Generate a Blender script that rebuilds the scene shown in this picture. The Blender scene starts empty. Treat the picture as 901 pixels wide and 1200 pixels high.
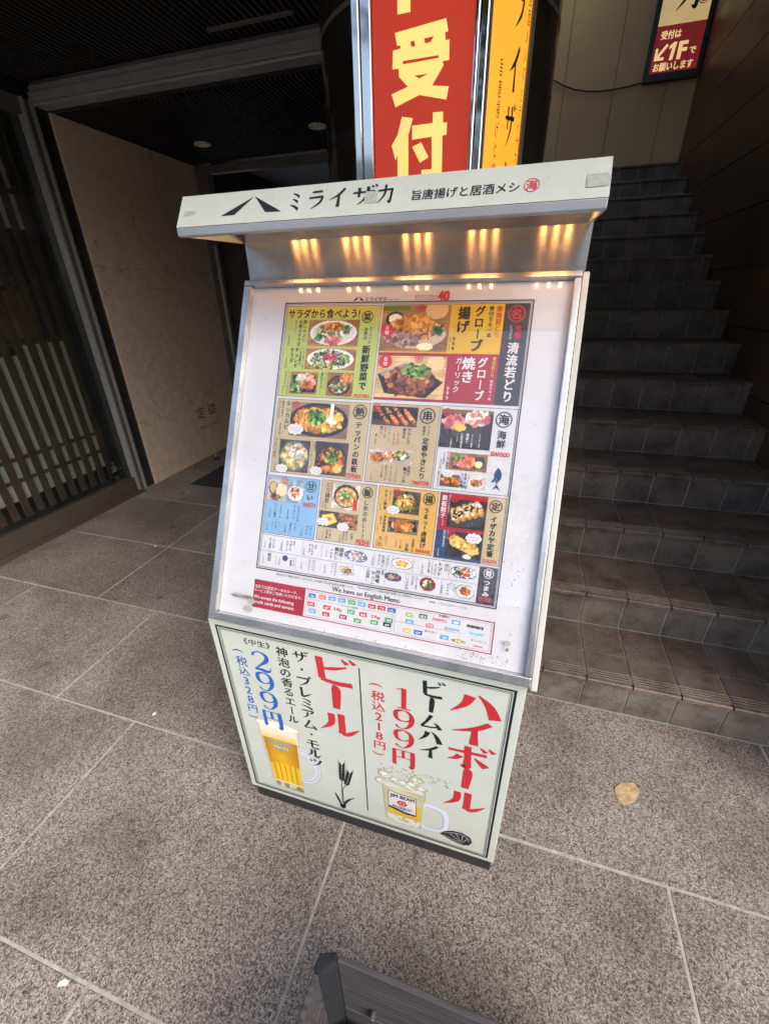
import bpy, math, random
import numpy as np
from mathutils import Matrix, Vector
random.seed(7)
S = bpy.context.scene
COL = S.collection
D = bpy.data
# ------------------------------------------------------------------ camera
cam = D.cameras.new('camera'); co = D.objects.new('camera', cam); COL.objects.link(co); S.camera = co
cam.sensor_fit = 'VERTICAL'; cam.sensor_height = 24.0; cam.lens = 497.7/1200*24.0
cam.clip_start = 0.02; cam.clip_end = 3000
yaw, pit, rol = 0.30305, 0.47567, 0.019473
fw = Vector((-math.sin(yaw)*math.cos(pit), math.cos(yaw)*math.cos(pit), -math.sin(pit)))
rt = Vector((math.cos(yaw), math.sin(yaw), 0)); dn = fw.cross(rt)
r2 = math.cos(rol)*rt + math.sin(rol)*dn; d2 = -math.sin(rol)*rt + math.cos(rol)*dn
co.matrix_world = Matrix(((r2.x, -d2.x, -fw.x, 0), (r2.y, -d2.y, -fw.y, 0), (r2.z, -d2.z, -fw.z, 1.45), (0, 0, 0, 1)))
# ------------------------------------------------------------------ sky, sun, exposure
W = D.worlds.new('World'); S.world = W; W.use_nodes = True
wn = W.node_tree; bg = wn.nodes['Background']
sky = wn.nodes.new('ShaderNodeTexSky'); sky.sky_type = 'NISHITA'; sky.sun_disc = False
SUN_EL, SUN_AZ = 44.0, 122.0
sky.sun_elevation = math.radians(SUN_EL); sky.sun_rotation = math.radians(SUN_AZ)
sky.dust_density = 4.0; sky.air_density = 1.0; sky.ozone_density = 0.6
wn.links.new(sky.outputs[0], bg.inputs[0]); bg.inputs[1].default_value = 0.15
sl = D.lights.new('sun', 'SUN'); sl.energy = 0.7; sl.angle = math.radians(50); sl.color = (1, .97, .93)
so = D.objects.new('sun', sl); COL.objects.link(so)
sd = Vector((math.sin(math.radians(SUN_AZ))*math.cos(math.radians(SUN_EL)), math.cos(math.radians(SUN_AZ))*math.cos(math.radians(SUN_EL)), math.sin(math.radians(SUN_EL))))
so.rotation_euler = sd.to_track_quat('Z', 'Y').to_euler(); so.location = sd*20
S.view_settings.view_transform = 'Standard'; S.view_settings.look = 'None'
S.view_settings.exposure = 1.2; S.view_settings.gamma = 1.0
S.cycles.max_bounces = 8; S.cycles.transparent_max_bounces = 12

CANY = 0.15    # unseen street edge of the canopy, set to shape the light
GLOW = 0.01    # faint glow added to the menu print to brighten the sheet
LEDS = 60.0   # strength of the warm leds under the hood
# ------------------------------------------------------------------ helpers
def lin(c):
    return tuple(x/12.92 if x <= .04045 else ((x+.055)/1.055)**2.4 for x in c)
def nd(nt, t, **k):
    n = nt.nodes.new('ShaderNode'+t)
    for a, b in k.items(): setattr(n, a, b)
    return n
def coords(nt, scale=(1, 1, 1), kind='pos'):
    if kind == 'pos':
        g = nd(nt, 'NewGeometry').outputs['Position']
    else:
        g = nd(nt, 'TexCoord').outputs['Object']
    m = nd(nt, 'Mapping'); nt.links.new(g, m.inputs[0]); m.inputs['Scale'].default_value = scale
    return m.outputs[0]
def ramp(nt, fac, stops, interp='LINEAR'):
    r = nd(nt, 'ValToRGB'); nt.links.new(fac, r.inputs[0]); e = r.color_ramp; e.interpolation = interp
    while len(e.elements) < len(stops): e.elements.new(.5)
    for el, (p, c) in zip(e.elements, stops):
        el.position = p; el.color = (*c, 1)
    return r.outputs[0]
def mixc(nt, a, b, f, mode='MIX'):
    m = nd(nt, 'Mix', data_type='RGBA', blend_type=mode)
    for s, v in ((m.inputs[6], a), (m.inputs[7], b)):
        if hasattr(v, 'links') or hasattr(v, 'is_linked'): nt.links.new(v, s)
        else: s.default_value = (*v, 1)
    if hasattr(f, 'is_linked'): nt.links.new(f, m.inputs[0])
    else: m.inputs[0].default_value = f
    return m.outputs[2]
def mat(name, col, rough=.6, metal=0., var=.12, vscale=6., bump=0., bscale=80., coat=0., stretch=(1, 1, 1), emit=None, es=0., rvar=0., back=0.):
    if back: emit, es = col, back
    m = D.materials.new(name); m.use_nodes = True; nt = m.node_tree; b = nt.nodes['Principled BSDF']
    b.inputs['Roughness'].default_value = rough; b.inputs['Metallic'].default_value = metal
    if coat: b.inputs['Coat Weight'].default_value = coat; b.inputs['Coat Roughness'].default_value = .04
    c = coords(nt, stretch)
    n = nd(nt, 'TexNoise'); nt.links.new(c, n.inputs[0]); n.inputs['Scale'].default_value = vscale; n.inputs['Detail'].default_value = 6
    lo = tuple(x*(1-var) for x in col); hi = tuple(min(1, x*(1+var)) for x in col)
    nt.links.new(ramp(nt, n.outputs[0], [(.3, lo), (.7, hi)]), b.inputs['Base Color'])
    if rvar:
        rr = nd(nt, 'MapRange'); nt.links.new(n.outputs[0], rr.inputs[0]); rr.inputs[1].default_value = .3; rr.inputs[2].default_value = .7
        rr.inputs[3].default_value = max(.02, rough-rvar); rr.inputs[4].default_value = rough+rvar
        nt.links.new(rr.outputs[0], b.inputs['Roughness'])
    if bump:
        n2 = nd(nt, 'TexNoise'); nt.links.new(c, n2.inputs[0]); n2.inputs['Scale'].default_value = bscale; n2.inputs['Detail'].default_value = 4
        bp = nd(nt, 'Bump'); bp.inputs['Strength'].default_value = bump; bp.inputs['Distance'].default_value = .002
        nt.links.new(n2.outputs[0], bp.inputs['Height']); nt.links.new(bp.outputs[0], b.inputs['Normal'])
    if emit:
        b.inputs['Emission Color'].default_value = (*emit, 1); b.inputs['Emission Strength'].default_value = es
    return m
def granite(name, tint=1.0):
    m = D.materials.new(name); m.use_nodes = True; nt = m.node_tree; b = nt.nodes['Principled BSDF']; L = nt.links
    c = coords(nt); oi = nd(nt, 'ObjectInfo')
    wob = nd(nt, 'TexNoise'); L.new(c, wob.inputs[0]); wob.inputs['Scale'].default_value = 120
    add = nd(nt, 'VectorMath', operation='MULTIPLY_ADD'); L.new(wob.outputs[1], add.inputs[0]); add.inputs[1].default_value = (.006,)*3; L.new(c, add.inputs[2])
    v = nd(nt, 'TexVoronoi'); L.new(add.outputs[0], v.inputs[0]); v.inputs['Scale'].default_value = 390
    sep = nd(nt, 'SeparateColor'); L.new(v.outputs['Color'], sep.inputs[0])
    cr = ramp(nt, sep.outputs[0], [(0, (.052, .051, .055)), (.2, (.135, .124, .118)), (.38, (.245, .219, .202)), (.6, (.325, .297, .272)), (.8, (.43, .405, .375)), (1, (.54, .525, .495))])
    v2 = nd(nt, 'TexVoronoi'); L.new(add.outputs[0], v2.inputs[0]); v2.inputs['Scale'].default_value = 205
    s2 = nd(nt, 'SeparateColor'); L.new(v2.outputs['Color'], s2.inputs[0])
    dk = ramp(nt, s2.outputs[1], [(.10, (.42, .40, .43)), (.18, (1, 1, 1))])
    c1 = mixc(nt, cr, dk, .85, 'MULTIPLY')
    big = nd(nt, 'TexNoise'); L.new(c, big.inputs[0]); big.inputs['Scale'].default_value = 2.6; big.inputs['Detail'].default_value = 7; big.inputs['Roughness'].default_value = .62
    st = ramp(nt, big.outputs[0], [(.30, (.50, .47, .46)), (.5, (.84, .82, .81)), (.66, (1.04, 1.02, 1.0))])
    c2 = mixc(nt, c1, st, 1.0, 'MULTIPLY')
    gm = nd(nt, 'TexVoronoi'); L.new(add.outputs[0], gm.inputs[0]); gm.inputs['Scale'].default_value = 4.2
    gs = nd(nt, 'TexNoise'); L.new(c, gs.inputs[0]); gs.inputs['Scale'].default_value = 60
    ga = nd(nt, 'Math', operation='MULTIPLY_ADD'); L.new(gs.outputs[0], ga.inputs[0]); ga.inputs[1].default_value = .06; L.new(gm.outputs['Distance'], ga.inputs[2])
    c2 = mixc(nt, c2, ramp(nt, ga.outputs[0], [(.105, (.60, .58, .58)), (.135, (1, 1, 1))]), 1.0, 'MULTIPLY')
    rnd = ramp(nt, oi.outputs['Random'], [(0, (.84*tint, .80*tint, .78*tint)), (1, (1.07*tint, 1.03*tint, 1.0*tint))])
    c3 = mixc(nt, c2, rnd, 1.0, 'MULTIPLY')
    L.new(c3, b.inputs['Base Color'])
    rg = nd(nt, 'MapRange'); L.new(big.outputs[0], rg.inputs[0]); rg.inputs[1].default_value = .3; rg.inputs[2].default_value = .7; rg.inputs[3].default_value = .42; rg.inputs[4].default_value = .62
    L.new(rg.outputs[0], b.inputs['Roughness'])
    bp = nd(nt, 'Bump'); bp.inputs['Strength'].default_value = .35; bp.inputs['Distance'].default_value = .0012
    L.new(sep.outputs[0], bp.inputs['Height']); L.new(bp.outputs[0], b.inputs['Normal'])
    return m
def tile_mat(name, base, spec):
    m = D.materials.new(name); m.use_nodes = True; nt = m.node_tree; b = nt.nodes['Principled BSDF']; L = nt.links
    c = coords(nt); oi = nd(nt, 'ObjectInfo')
    n = nd(nt, 'TexNoise'); L.new(c, n.inputs[0]); n.inputs['Scale'].default_value = 340; n.inputs['Detail'].default_value = 3
    g = ramp(nt, n.outputs[0], [(.3, tuple(x*.55 for x in base)), (.52, base), (.68, spec)])
    n2 = nd(nt, 'TexNoise'); L.new(c, n2.inputs[0]); n2.inputs['Scale'].default_value = 9; n2.inputs['Detail'].default_value = 8; n2.inputs['Roughness'].default_value = .7
    d = ramp(nt, n2.outputs[0], [(.36, (.5, .47, .45)), (.55, (1, 1, 1)), (.75, (1.2, 1.18, 1.12))])
    r = ramp(nt, oi.outputs['Random'], [(0, (.78, .78, .8)), (1, (1.12, 1.08, 1.02))])
    L.new(mixc(nt, mixc(nt, g, d, 1., 'MULTIPLY'), r, 1., 'MULTIPLY'), b.inputs['Base Color'])
    b.inputs['Roughness'].default_value = .5
    bp = nd(nt, 'Bump'); bp.inputs['Strength'].default_value = .4; bp.inputs['Distance'].default_value = .001
    L.new(n.outputs[0], bp.inputs['Height']); L.new(bp.outputs[0], b.inputs['Normal'])
    return m
def glass_mat(name, tintc=(.93, .96, .95), rough=.01):
    m = D.materials.new(name); m.use_nodes = True; nt = m.node_tree; L = nt.links
    for n in list(nt.nodes): nt.nodes.remove(n)
    o = nd(nt, 'OutputMaterial'); t = nd(nt, 'BsdfTransparent'); g = nd(nt, 'BsdfGlossy'); f = nd(nt, 'Fresnel'); mx = nd(nt, 'MixShader')
    t.inputs[0].default_value = (*tintc, 1); g.inputs['Roughness'].default_value = rough; gb = nd(nt, 'NewGeometry'); mi = nd(nt, 'MapRange'); mi.inputs[3].default_value = 1.45; mi.inputs[4].default_value = 1/1.45; L.new(gb.outputs['Backfacing'], mi.inputs[0]); L.new(mi.outputs[0], f.inputs[0])
    L.new(f.outputs[0], mx.inputs[0]); L.new(t.outputs[0], mx.inputs[1]); L.new(g.outputs[0], mx.inputs[2]); L.new(mx.outputs[0], o.inputs[0])
    return m
def steel(name, col=(.62, .59, .54), rough=.23, strength=.2, brush=(.8, 330, 330), met=.95, an=.93):
    m = D.materials.new(name); m.use_nodes = True; nt = m.node_tree; b = nt.nodes['Principled BSDF']; L = nt.links
    b.inputs['Anisotropic'].default_value = an; tg = nd(nt, 'CombineXYZ'); tg.inputs[1].default_value = 1.0; tg.inputs[2].default_value = 1.0; L.new(tg.outputs[0], b.inputs['Tangent'])
    b.inputs['Metallic'].default_value = met; b.inputs['Roughness'].default_value = rough
    c = coords(nt, brush); n = nd(nt, 'TexNoise'); L.new(c, n.inputs[0]); n.inputs['Scale'].default_value = 1; n.inputs['Detail'].default_value = 5
    c2 = coords(nt); n2 = nd(nt, 'TexNoise'); L.new(c2, n2.inputs[0]); n2.inputs['Scale'].default_value = 14; n2.inputs['Detail'].default_value = 6
    L.new(ramp(nt, n2.outputs[0], [(.35, tuple(x*.72 for x in col)), (.62, col)]), b.inputs['Base Color'])
    bp = nd(nt, 'Bump'); bp.inputs['Strength'].default_value = strength; bp.inputs['Distance'].default_value = .0006
    ad = nd(nt, 'Math', operation='ADD'); L.new(n.outputs[0], ad.inputs[0])
    ml = nd(nt, 'Math', operation='MULTIPLY'); L.new(n2.outputs[0], ml.inputs[0]); ml.inputs[1].default_value = .35; L.new(ml.outputs[0], ad.inputs[1])
    L.new(ad.outputs[0], bp.inputs['Height']); L.new(bp.outputs[0], b.inputs['Normal'])
    return m
def vmat(name='printed_colour', rough=.45, back=0.):
    m = D.materials.new(name); m.use_nodes = True; nt = m.node_tree; b = nt.nodes['Principled BSDF']
    a = nd(nt, 'VertexColor'); a.layer_name = 'print'; nt.links.new(a.outputs[0], b.inputs['Base Color']); b.inputs['Roughness'].default_value = rough
    if back: nt.links.new(a.outputs[0], b.inputs['Emission Color']); b.inputs['Emission Strength'].default_value = back
    return m

class MB:
    def __init__(s): s.v = []; s.f = []
    def add(s, v, f):
        n = len(s.v); s.v += [tuple(p) for p in v]; s.f += [tuple(i+n for i in q) for q in f]; return s
    def box(s, x0, x1, y0, y1, z0, z1, bev=0.):
        if bev:
            # top chamfered box
            b = bev
            v = [(x0, y0, z0), (x1, y0, z0), (x1, y1, z0), (x0, y1, z0), (x0, y0, z1-b), (x1, y0, z1-b), (x1, y1, z1-b), (x0, y1, z1-b),
                 (x0+b, y0+b, z1), (x1-b, y0+b, z1), (x1-b, y1-b, z1), (x0+b, y1-b, z1)]
            f = [(3, 2, 1, 0), (0, 1, 5, 4), (1, 2, 6, 5), (2, 3, 7, 6), (3, 0, 4, 7), (4, 5, 9, 8), (5, 6, 10, 9), (6, 7, 11, 10), (7, 4, 8, 11), (8, 9, 10, 11)]
            return s.add(v, f)
        v = [(x0, y0, z0), (x1, y0, z0), (x1, y1, z0), (x0, y1, z0), (x0, y0, z1), (x1, y0, z1), (x1, y1, z1), (x0, y1, z1)]
        return s.add(v, [(3, 2, 1, 0), (4, 5, 6, 7), (0, 1, 5, 4), (1, 2, 6, 5), (2, 3, 7, 6), (3, 0, 4, 7)])
    def prism_x(s, prof, x0, x1):   # prof: (y,z) closed polygon
        n = len(prof); v = [(x0, y, z) for y, z in prof]+[(x1, y, z) for y, z in prof]
        f = [tuple(range(n)), tuple(range(2*n-1, n-1, -1))]+[(i, i+n, (i+1) % n+n, (i+1) % n) for i in range(n)]
        return s.add(v, f)
    def prism_z(s, prof, z0, z1):   # prof: (x,y)
        n = len(prof); v = [(x, y, z0) for x, y in prof]+[(x, y, z1) for x, y in prof]
        f = [tuple(range(n-1, -1, -1)), tuple(range(n, 2*n))]+[(i, (i+1) % n, (i+1) % n+n, i+n) for i in range(n)]
        return s.add(v, f)
    def tube(s, p, q, r, n=12, r2=None):
        p = Vector(p); q = Vector(q); d = (q-p).normalized(); a = d.orthogonal().normalized(); b = d.cross(a); r2 = r if r2 is None else r2
        v = []
        for c, rr in ((p, r), (q, r2)):
            for i in range(n):
                t = 2*math.pi*i/n; v.append(c+a*rr*math.cos(t)+b*rr*math.sin(t))
        f = [(i, (i+1) % n, (i+1) % n+n, i+n) for i in range(n)]+[tuple(range(n-1, -1, -1)), tuple(range(n, 2*n))]
        return s.add(v, f)
    def build(s, name, m, parent=None, bev=0., smooth=False, M=None):
        me = D.meshes.new(name); v = s.v
        if M is not None: v = [tuple(M @ Vector(p)) for p in v]
        me.from_pydata(v, [], s.f); me.update(); me.materials.append(m)
        if smooth: me.shade_smooth()
        o = D.objects.new(name, me); COL.objects.link(o)
        if parent is not None: o.parent = parent
        if bev:
            md = o.modifiers.new('bevel', 'BEVEL'); md.width = bev; md.segments = 2; md.limit_method = 'ANGLE'; md.angle_limit = .6; md.harden_normals = False
        return o
def tag(o, label=None, cat=None, group=None, kind=None):
    if label: o['label'] = label
    if cat: o['category'] = cat
    if group: o['group'] = group
    if kind: o['kind'] = kind
    return o
def thing(name, label, cat, group=None):
    o = D.objects.new(name, None); COL.objects.link(o); o.empty_display_size = .1
    return tag(o, label, cat, group)
def box(name, m, parent, x0, x1, y0, y1, z0, z1, bev=0.):
    return MB().box(x0, x1, y0, y1, z0, z1).build(name, m, parent, bev)
def dup(o, parent=None, loc=None):
    c = o.copy(); COL.objects.link(c); c.parent = parent or o.parent
    if loc: c.location = loc
    return c

# ------------------------------------------------------------------ lettering: glyph outlines of the built-in font and brush strokes
_g = {}
def glyph(s, off=.02):
    k = (s, off)
    if k not in _g:
        c = D.curves.new('t', 'FONT'); c.body = s; c.offset = off; c.resolution_u = 2
        o = D.objects.new('t', c); COL.objects.link(o); bpy.context.view_layer.update()
        m = D.meshes.new_from_object(o); v = np.array([tuple(p.co) for p in m.vertices]).reshape(-1, 3)[:, :2]
        _g[k] = (v, [tuple(p.vertices) for p in m.polygons]); D.objects.remove(o); D.curves.remove(c); D.meshes.remove(m)
    return _g[k]
_b = {}
def bglyph(s, b):
    if (s, b) not in _b:
        v, f = glyph(s, 0)
        if b < .015: sh = [(0, 0)]
        elif b < .035: sh = [(-b*.7, 0), (b*.7, 0), (0, b*.6)]
        else: sh = [(-b*.7, -b*.35), (b*.7, -b*.35), (-b*.7, b*.45), (b*.7, b*.45), (0, 0)]
        V = []; F = []
        for i, (x, y) in enumerate(sh):
            n = len(v)*i; V.append(np.c_[v+[x, y], np.full(len(v), i*.7)]); F += [tuple(a+n for a in q) for q in f]
        _b[(s, b)] = (np.vstack(V) if len(v) else np.zeros((0, 3)), F)
    return _b[(s, b)]
STK = {
 'イ': [[(.84, .97, .10), (.55, .66, .10), (.10, .42, .02)], [(.56, .70, .08), (.56, .35, .11), (.57, .02, .14)]],
 'ハ': [[(.40, .82, .17), (.30, .48, .11), (.04, .14, .02)], [(.55, .90, .02), (.78, .58, .13), (.92, .14, .18)]],
 'ボ': [[(.06, .66, .07), (.86, .72, .09)], [(.46, .95, .11), (.48, .4, .11), (.47, .06, .13), (.34, .12, .02)], [(.32, .50, .12), (.22, .34, .08), (.06, .24, .02)], [(.62, .52, .03), (.76, .36, .10), (.88, .22, .14)], [(.72, 1.0, .03), (.84, .86, .09)], [(.88, 1.04, .03), (1.0, .90, .09)]],
 'ー': [[(.44, 1.0, .04), (.52, .86, .15), (.49, .10, .12)]],
 'ル': [[(.34, .88, .12), (.32, .45, .11), (.04, .10, .01)], [(.58, .94, .12), (.58, .30, .12), (.57, .10, .13)], [(.57, .08, .05), (.72, .14, .10), (.98, .44, .02)]],
 'ビ': [[(.80, .74, .04), (.50, .60, .08), (.26, .54, .05)], [(.20, .94, .12), (.22, .50, .12), (.23, .16, .12)], [(.20, .14, .08), (.55, .08, .11), (.90, .12, .12)], [(.70, 1.0, .03), (.82, .86, .09)], [(.86, 1.04, .03), (.98, .90, .09)]],
 'ム': [[(.52, .94, .12), (.34, .50, .09), (.14, .16, .08)], [(.10, .14, .09), (.45, .14, .07), (.82, .24, .06)], [(.64, .50, .02), (.78, .34, .10), (.90, .10, .14)]],
 'ザ': [[(.04, .66, .06), (.92, .70, .08)], [(.28, .92, .10), (.30, .42, .07)], [(.64, .95, .10), (.62, .45, .09), (.28, .03, .02)], [(.76, 1.0, .03), (.86, .88, .08)], [(.90, 1.04, .03), (1.0, .92, .08)]],
 'プ': [[(.08, .74, .07), (.86, .78, .10)], [(.84, .80, .09), (.68, .42, .09), (.24, .04, .02)], [(1.0, .93, .04), (.92, 1.01, .04), (.84, .93, .04), (.92, .85, .04), (1.0, .93, .04)]],
 'レ': [[(.26, .94, .12), (.28, .50, .11), (.27, .10, .12)], [(.27, .08, .06), (.50, .18, .10), (.92, .52, .02)]],
 'ミ': [[(.22, .92, .03), (.55, .84, .08), (.78, .72, .11)], [(.22, .62, .03), (.50, .54, .08), (.72, .43, .11)], [(.12, .30, .03), (.50, .20, .09), (.82, .04, .13)]],
 'ア': [[(.08, .82, .07), (.88, .84, .09)], [(.86, .84, .09), (.74, .66, .08), (.54, .52, .02)], [(.44, .66, .10), (.42, .35, .08), (.12, .03, .02)]],
 'モ': [[(.16, .82, .06), (.84, .86, .08)], [(.06, .50, .06), (.94, .54, .08)], [(.44, .82, .10), (.44, .12, .10)], [(.42, .10, .07), (.65, .08, .09), (.92, .12, .10)]],
 'ツ': [[(.12, .80, .03), (.26, .54, .13)], [(.40, .90, .03), (.52, .62, .13)], [(.90, .86, .12), (.72, .40, .09), (.28, .04, .02)]],
 'ラ': [[(.22, .90, .07), (.80, .92, .09)], [(.08, .60, .07), (.88, .63, .09)], [(.86, .62, .10), (.72, .32, .09), (.26, .02, .02)]],
 'カ': [[(.06, .68, .07), (.88, .72, .08)], [(.84, .72, .10), (.80, .30, .10), (.76, .08, .11), (.62, .14, .02)], [(.46, .96, .10), (.42, .45, .09), (.08, .04, .02)]],
 '・': [[(.42, .50, .05), (.50, .50, .17), (.58, .50, .05)]],
 '円': [[(.14, .92, .11), (.14, .02, .12)], [(.12, .89, .03), (.86, .89, .03)], [(.85, .92, .13), (.85, .06, .13), (.70, .07, .02)], [(.49, .88, .09), (.49, .50, .09)], [(.16, .49, .03), (.84, .49, .03)]],
 '1': [[(.50, .98, .13), (.50, .04, .13)], [(.24, .90, .02), (.48, .97, .05)], [(.26, .03, .035), (.74, .03, .035)]],
 '2': [[(.22, .76, .10), (.20, .86, .06), (.48, .98, .035), (.76, .82, .11), (.72, .58, .13), (.44, .32, .06), (.18, .08, .04)], [(.18, .07, .04), (.42, .10, .10), (.66, .05, .11), (.84, .12, .05), (.86, .28, .02)]],
 '9': [[(.50, .98, .03), (.24, .88, .10), (.20, .68, .13), (.28, .48, .09), (.50, .42, .03), (.72, .52, .06)], [(.50, .98, .03), (.72, .86, .09), (.80, .60, .14), (.74, .28, .11), (.50, .03, .035), (.26, .10, .05), (.24, .18, .09)]],
 '3': [[(.24, .78, .09), (.28, .92, .04), (.52, .98, .035), (.74, .78, .12), (.66, .58, .07), (.42, .52, .03)], [(.42, .52, .03), (.70, .46, .08), (.78, .26, .13), (.62, .06, .05), (.42, .02, .035), (.24, .12, .05), (.22, .22, .09)]],
 '8': [[(.50, .98, .035), (.28, .84, .10), (.32, .64, .10), (.64, .46, .12), (.78, .26, .12), (.66, .06, .06), (.50, .02, .035), (.28, .10, .06), (.22, .28, .08), (.44, .50, .04), (.68, .68, .06), (.70, .86, .08), (.50, .98, .035)]],
}
def ribbon(st, k=5, wm=.0006):
    P = np.array(st, float)
    if len(P) > 2:
        out = []; n = len(P)
        for i in range(n-1):
            p0 = P[max(i-1, 0)]; p1 = P[i]; p2 = P[i+1]; p3 = P[min(i+2, n-1)]
            for j in range(k):
                t = j/k; out.append(.5*((2*p1)+(-p0+p2)*t+(2*p0-5*p1+4*p2-p3)*t*t+(-p0+3*p1-3*p2+p3)*t**3))
        out.append(P[-1]); P = np.array(out)
    T = np.gradient(P[:, :2], axis=0); T /= np.linalg.norm(T, axis=1)[:, None]+1e-9
    N = np.c_[-T[:, 1], T[:, 0]]; w = np.maximum(P[:, 2:3], wm)/2*1.38
    v = np.r_[P[:, :2]+N*w, P[:, :2]-N*w]; n = len(P)
    return v, [(i, i+1, i+1+n, i+n) for i in range(n-1)]
def brush(ch):
    vs = []; fs = []; n = 0; lay = []
    for si, st in enumerate(STK[ch]):
        v, f = ribbon(st, 5, .012); vs.append(v); fs += [tuple(a+n for a in q) for q in f]; n += len(v); lay += [si]*len(v)
    return np.vstack(vs), fs, np.array(lay)

class Ink:
    """collects flat print in a plane given by origin, u and v vectors; one mesh per colour"""
    def __init__(s, org, U, V, parent, mats, base=.0006):
        s.o = np.array(org, float); s.U = np.array(U, float); s.V = np.array(V, float); s.N = np.cross(s.U, s.V); s.parent = parent; s.m = mats; s.d = {}; s.base = base; s.k = 0
    def raw(s, uv, faces, c, lift=0., lay=None):
        s.k += 1
        h = s.base+lift+(0 if lay is None else lay[:, None]*.00003)
        p = s.o+uv[:, :1]*s.U+uv[:, 1:2]*s.V+s.N*h
        V, F = s.d.setdefault(c, ([], [])); n = len(V); V += [tuple(q) for q in p]; F += [tuple(i+n for i in f) for f in faces]
    def quad(s, u0, v0, u1, v1, c, lift=0.):
        s.raw(np.array([(u0, v0), (u1, v0), (u1, v1), (u0, v1)]), [(0, 1, 2, 3)], c, lift)
    def poly(s, pts, c, lift=0.):
        s.raw(np.array(pts, float), [tuple(range(len(pts)))], c, lift)
    def frame(s, u0, v0, u1, v1, t, c, lift=0.):
        s.quad(u0, v0, u1, v0+t, c, lift); s.quad(u0, v1-t, u1, v1, c, lift); s.quad(u0, v0+t, u0+t, v1-t, c, lift); s.quad(u1-t, v0+t, u1, v1-t, c, lift)
    def disc(s, u, v, r, c, lift=0., n=28, ry=None):
        ry = ry or r; s.poly([(u+r*math.cos(2*math.pi*i/n), v+ry*math.sin(2*math.pi*i/n)) for i in range(n)], c, lift)
    def ring(s, u, v, r, t, c, lift=0., n=32):
        a = [(math.cos(2*math.pi*i/n), math.sin(2*math.pi*i/n)) for i in range(n)]
        s.raw(np.array([(u+r*x, v+r*y) for x, y in a]+[(u+(r-t)*x, v+(r-t)*y) for x, y in a]), [(i, (i+1) % n, (i+1) % n+n, i+n) for i in range(n)], c, lift)
    def char(s, ch, cu, cv, em, c, bold=.02, wf=1., lift=0., vert=True, hem=None):
        hem = hem or em
        if ch == ' ': return
        if bold == 'B' and ch in STK:
            v, f, lay = brush(ch); v = (v-.5)*[em*wf, hem]+[cu, cv]; s.raw(v, f, c, lift, lay); return
        b = .045 if bold == 'B' else bold
        v, f = bglyph(ch, b); lay = v[:, 2]; v = v[:, :2]
        if not len(v): return
        if ch in '0123456789!?': v = v-[(v[:, 0].min()+v[:, 0].max())/2, .36]; v = v*1.15
        else: v = v-[(v[:, 0].min()+v[:, 0].max())/2 if ch in '()《》' else .5, .38]
        if vert and ch in 'ー()《》〜':
            v = np.c_[v[:, 1], -v[:, 0]]
            if ch == 'ー': v[:, 0] *= 1
        s.raw(v*[em*wf, hem]+[cu, cv], f, c, lift, lay)
    def vtext(s, t, u, vt, vb, c, bold=.02, wf=1., lift=0.):
        h = (vt-vb)/len(t)
        for i, ch in enumerate(t): s.char(ch, u, vt-h*(i+.5), h*.97, c, bold, wf, lift)
    def htext(s, t, u0, u1, v, c, bold=.02, hf=1., lift=0., h=None):
        g, f = bglyph(t, bold); lay = g[:, 2]; x0, x1 = g[:, 0].min(), g[:, 0].max(); y0, y1 = g[:, 1].min(), g[:, 1].max()
        k = (u1-u0)/(x1-x0); ky = k*hf if h is None else h/(y1-y0)
        s.raw(np.c_[(g[:, 0]-x0)*k+u0, (g[:, 1]-(y0+y1)/2)*ky+v], f, c, lift, lay)
    def done(s, name='lettering'):
        r = []
        for c, (V, F) in s.d.items():
            if not F: continue
            me = D.meshes.new(name); me.from_pydata(V, [], F); me.update(); me.materials.append(s.m[c])
            o = D.objects.new(name, me); COL.objects.link(o); o.parent = s.parent; r.append(o)
        return r
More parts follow.
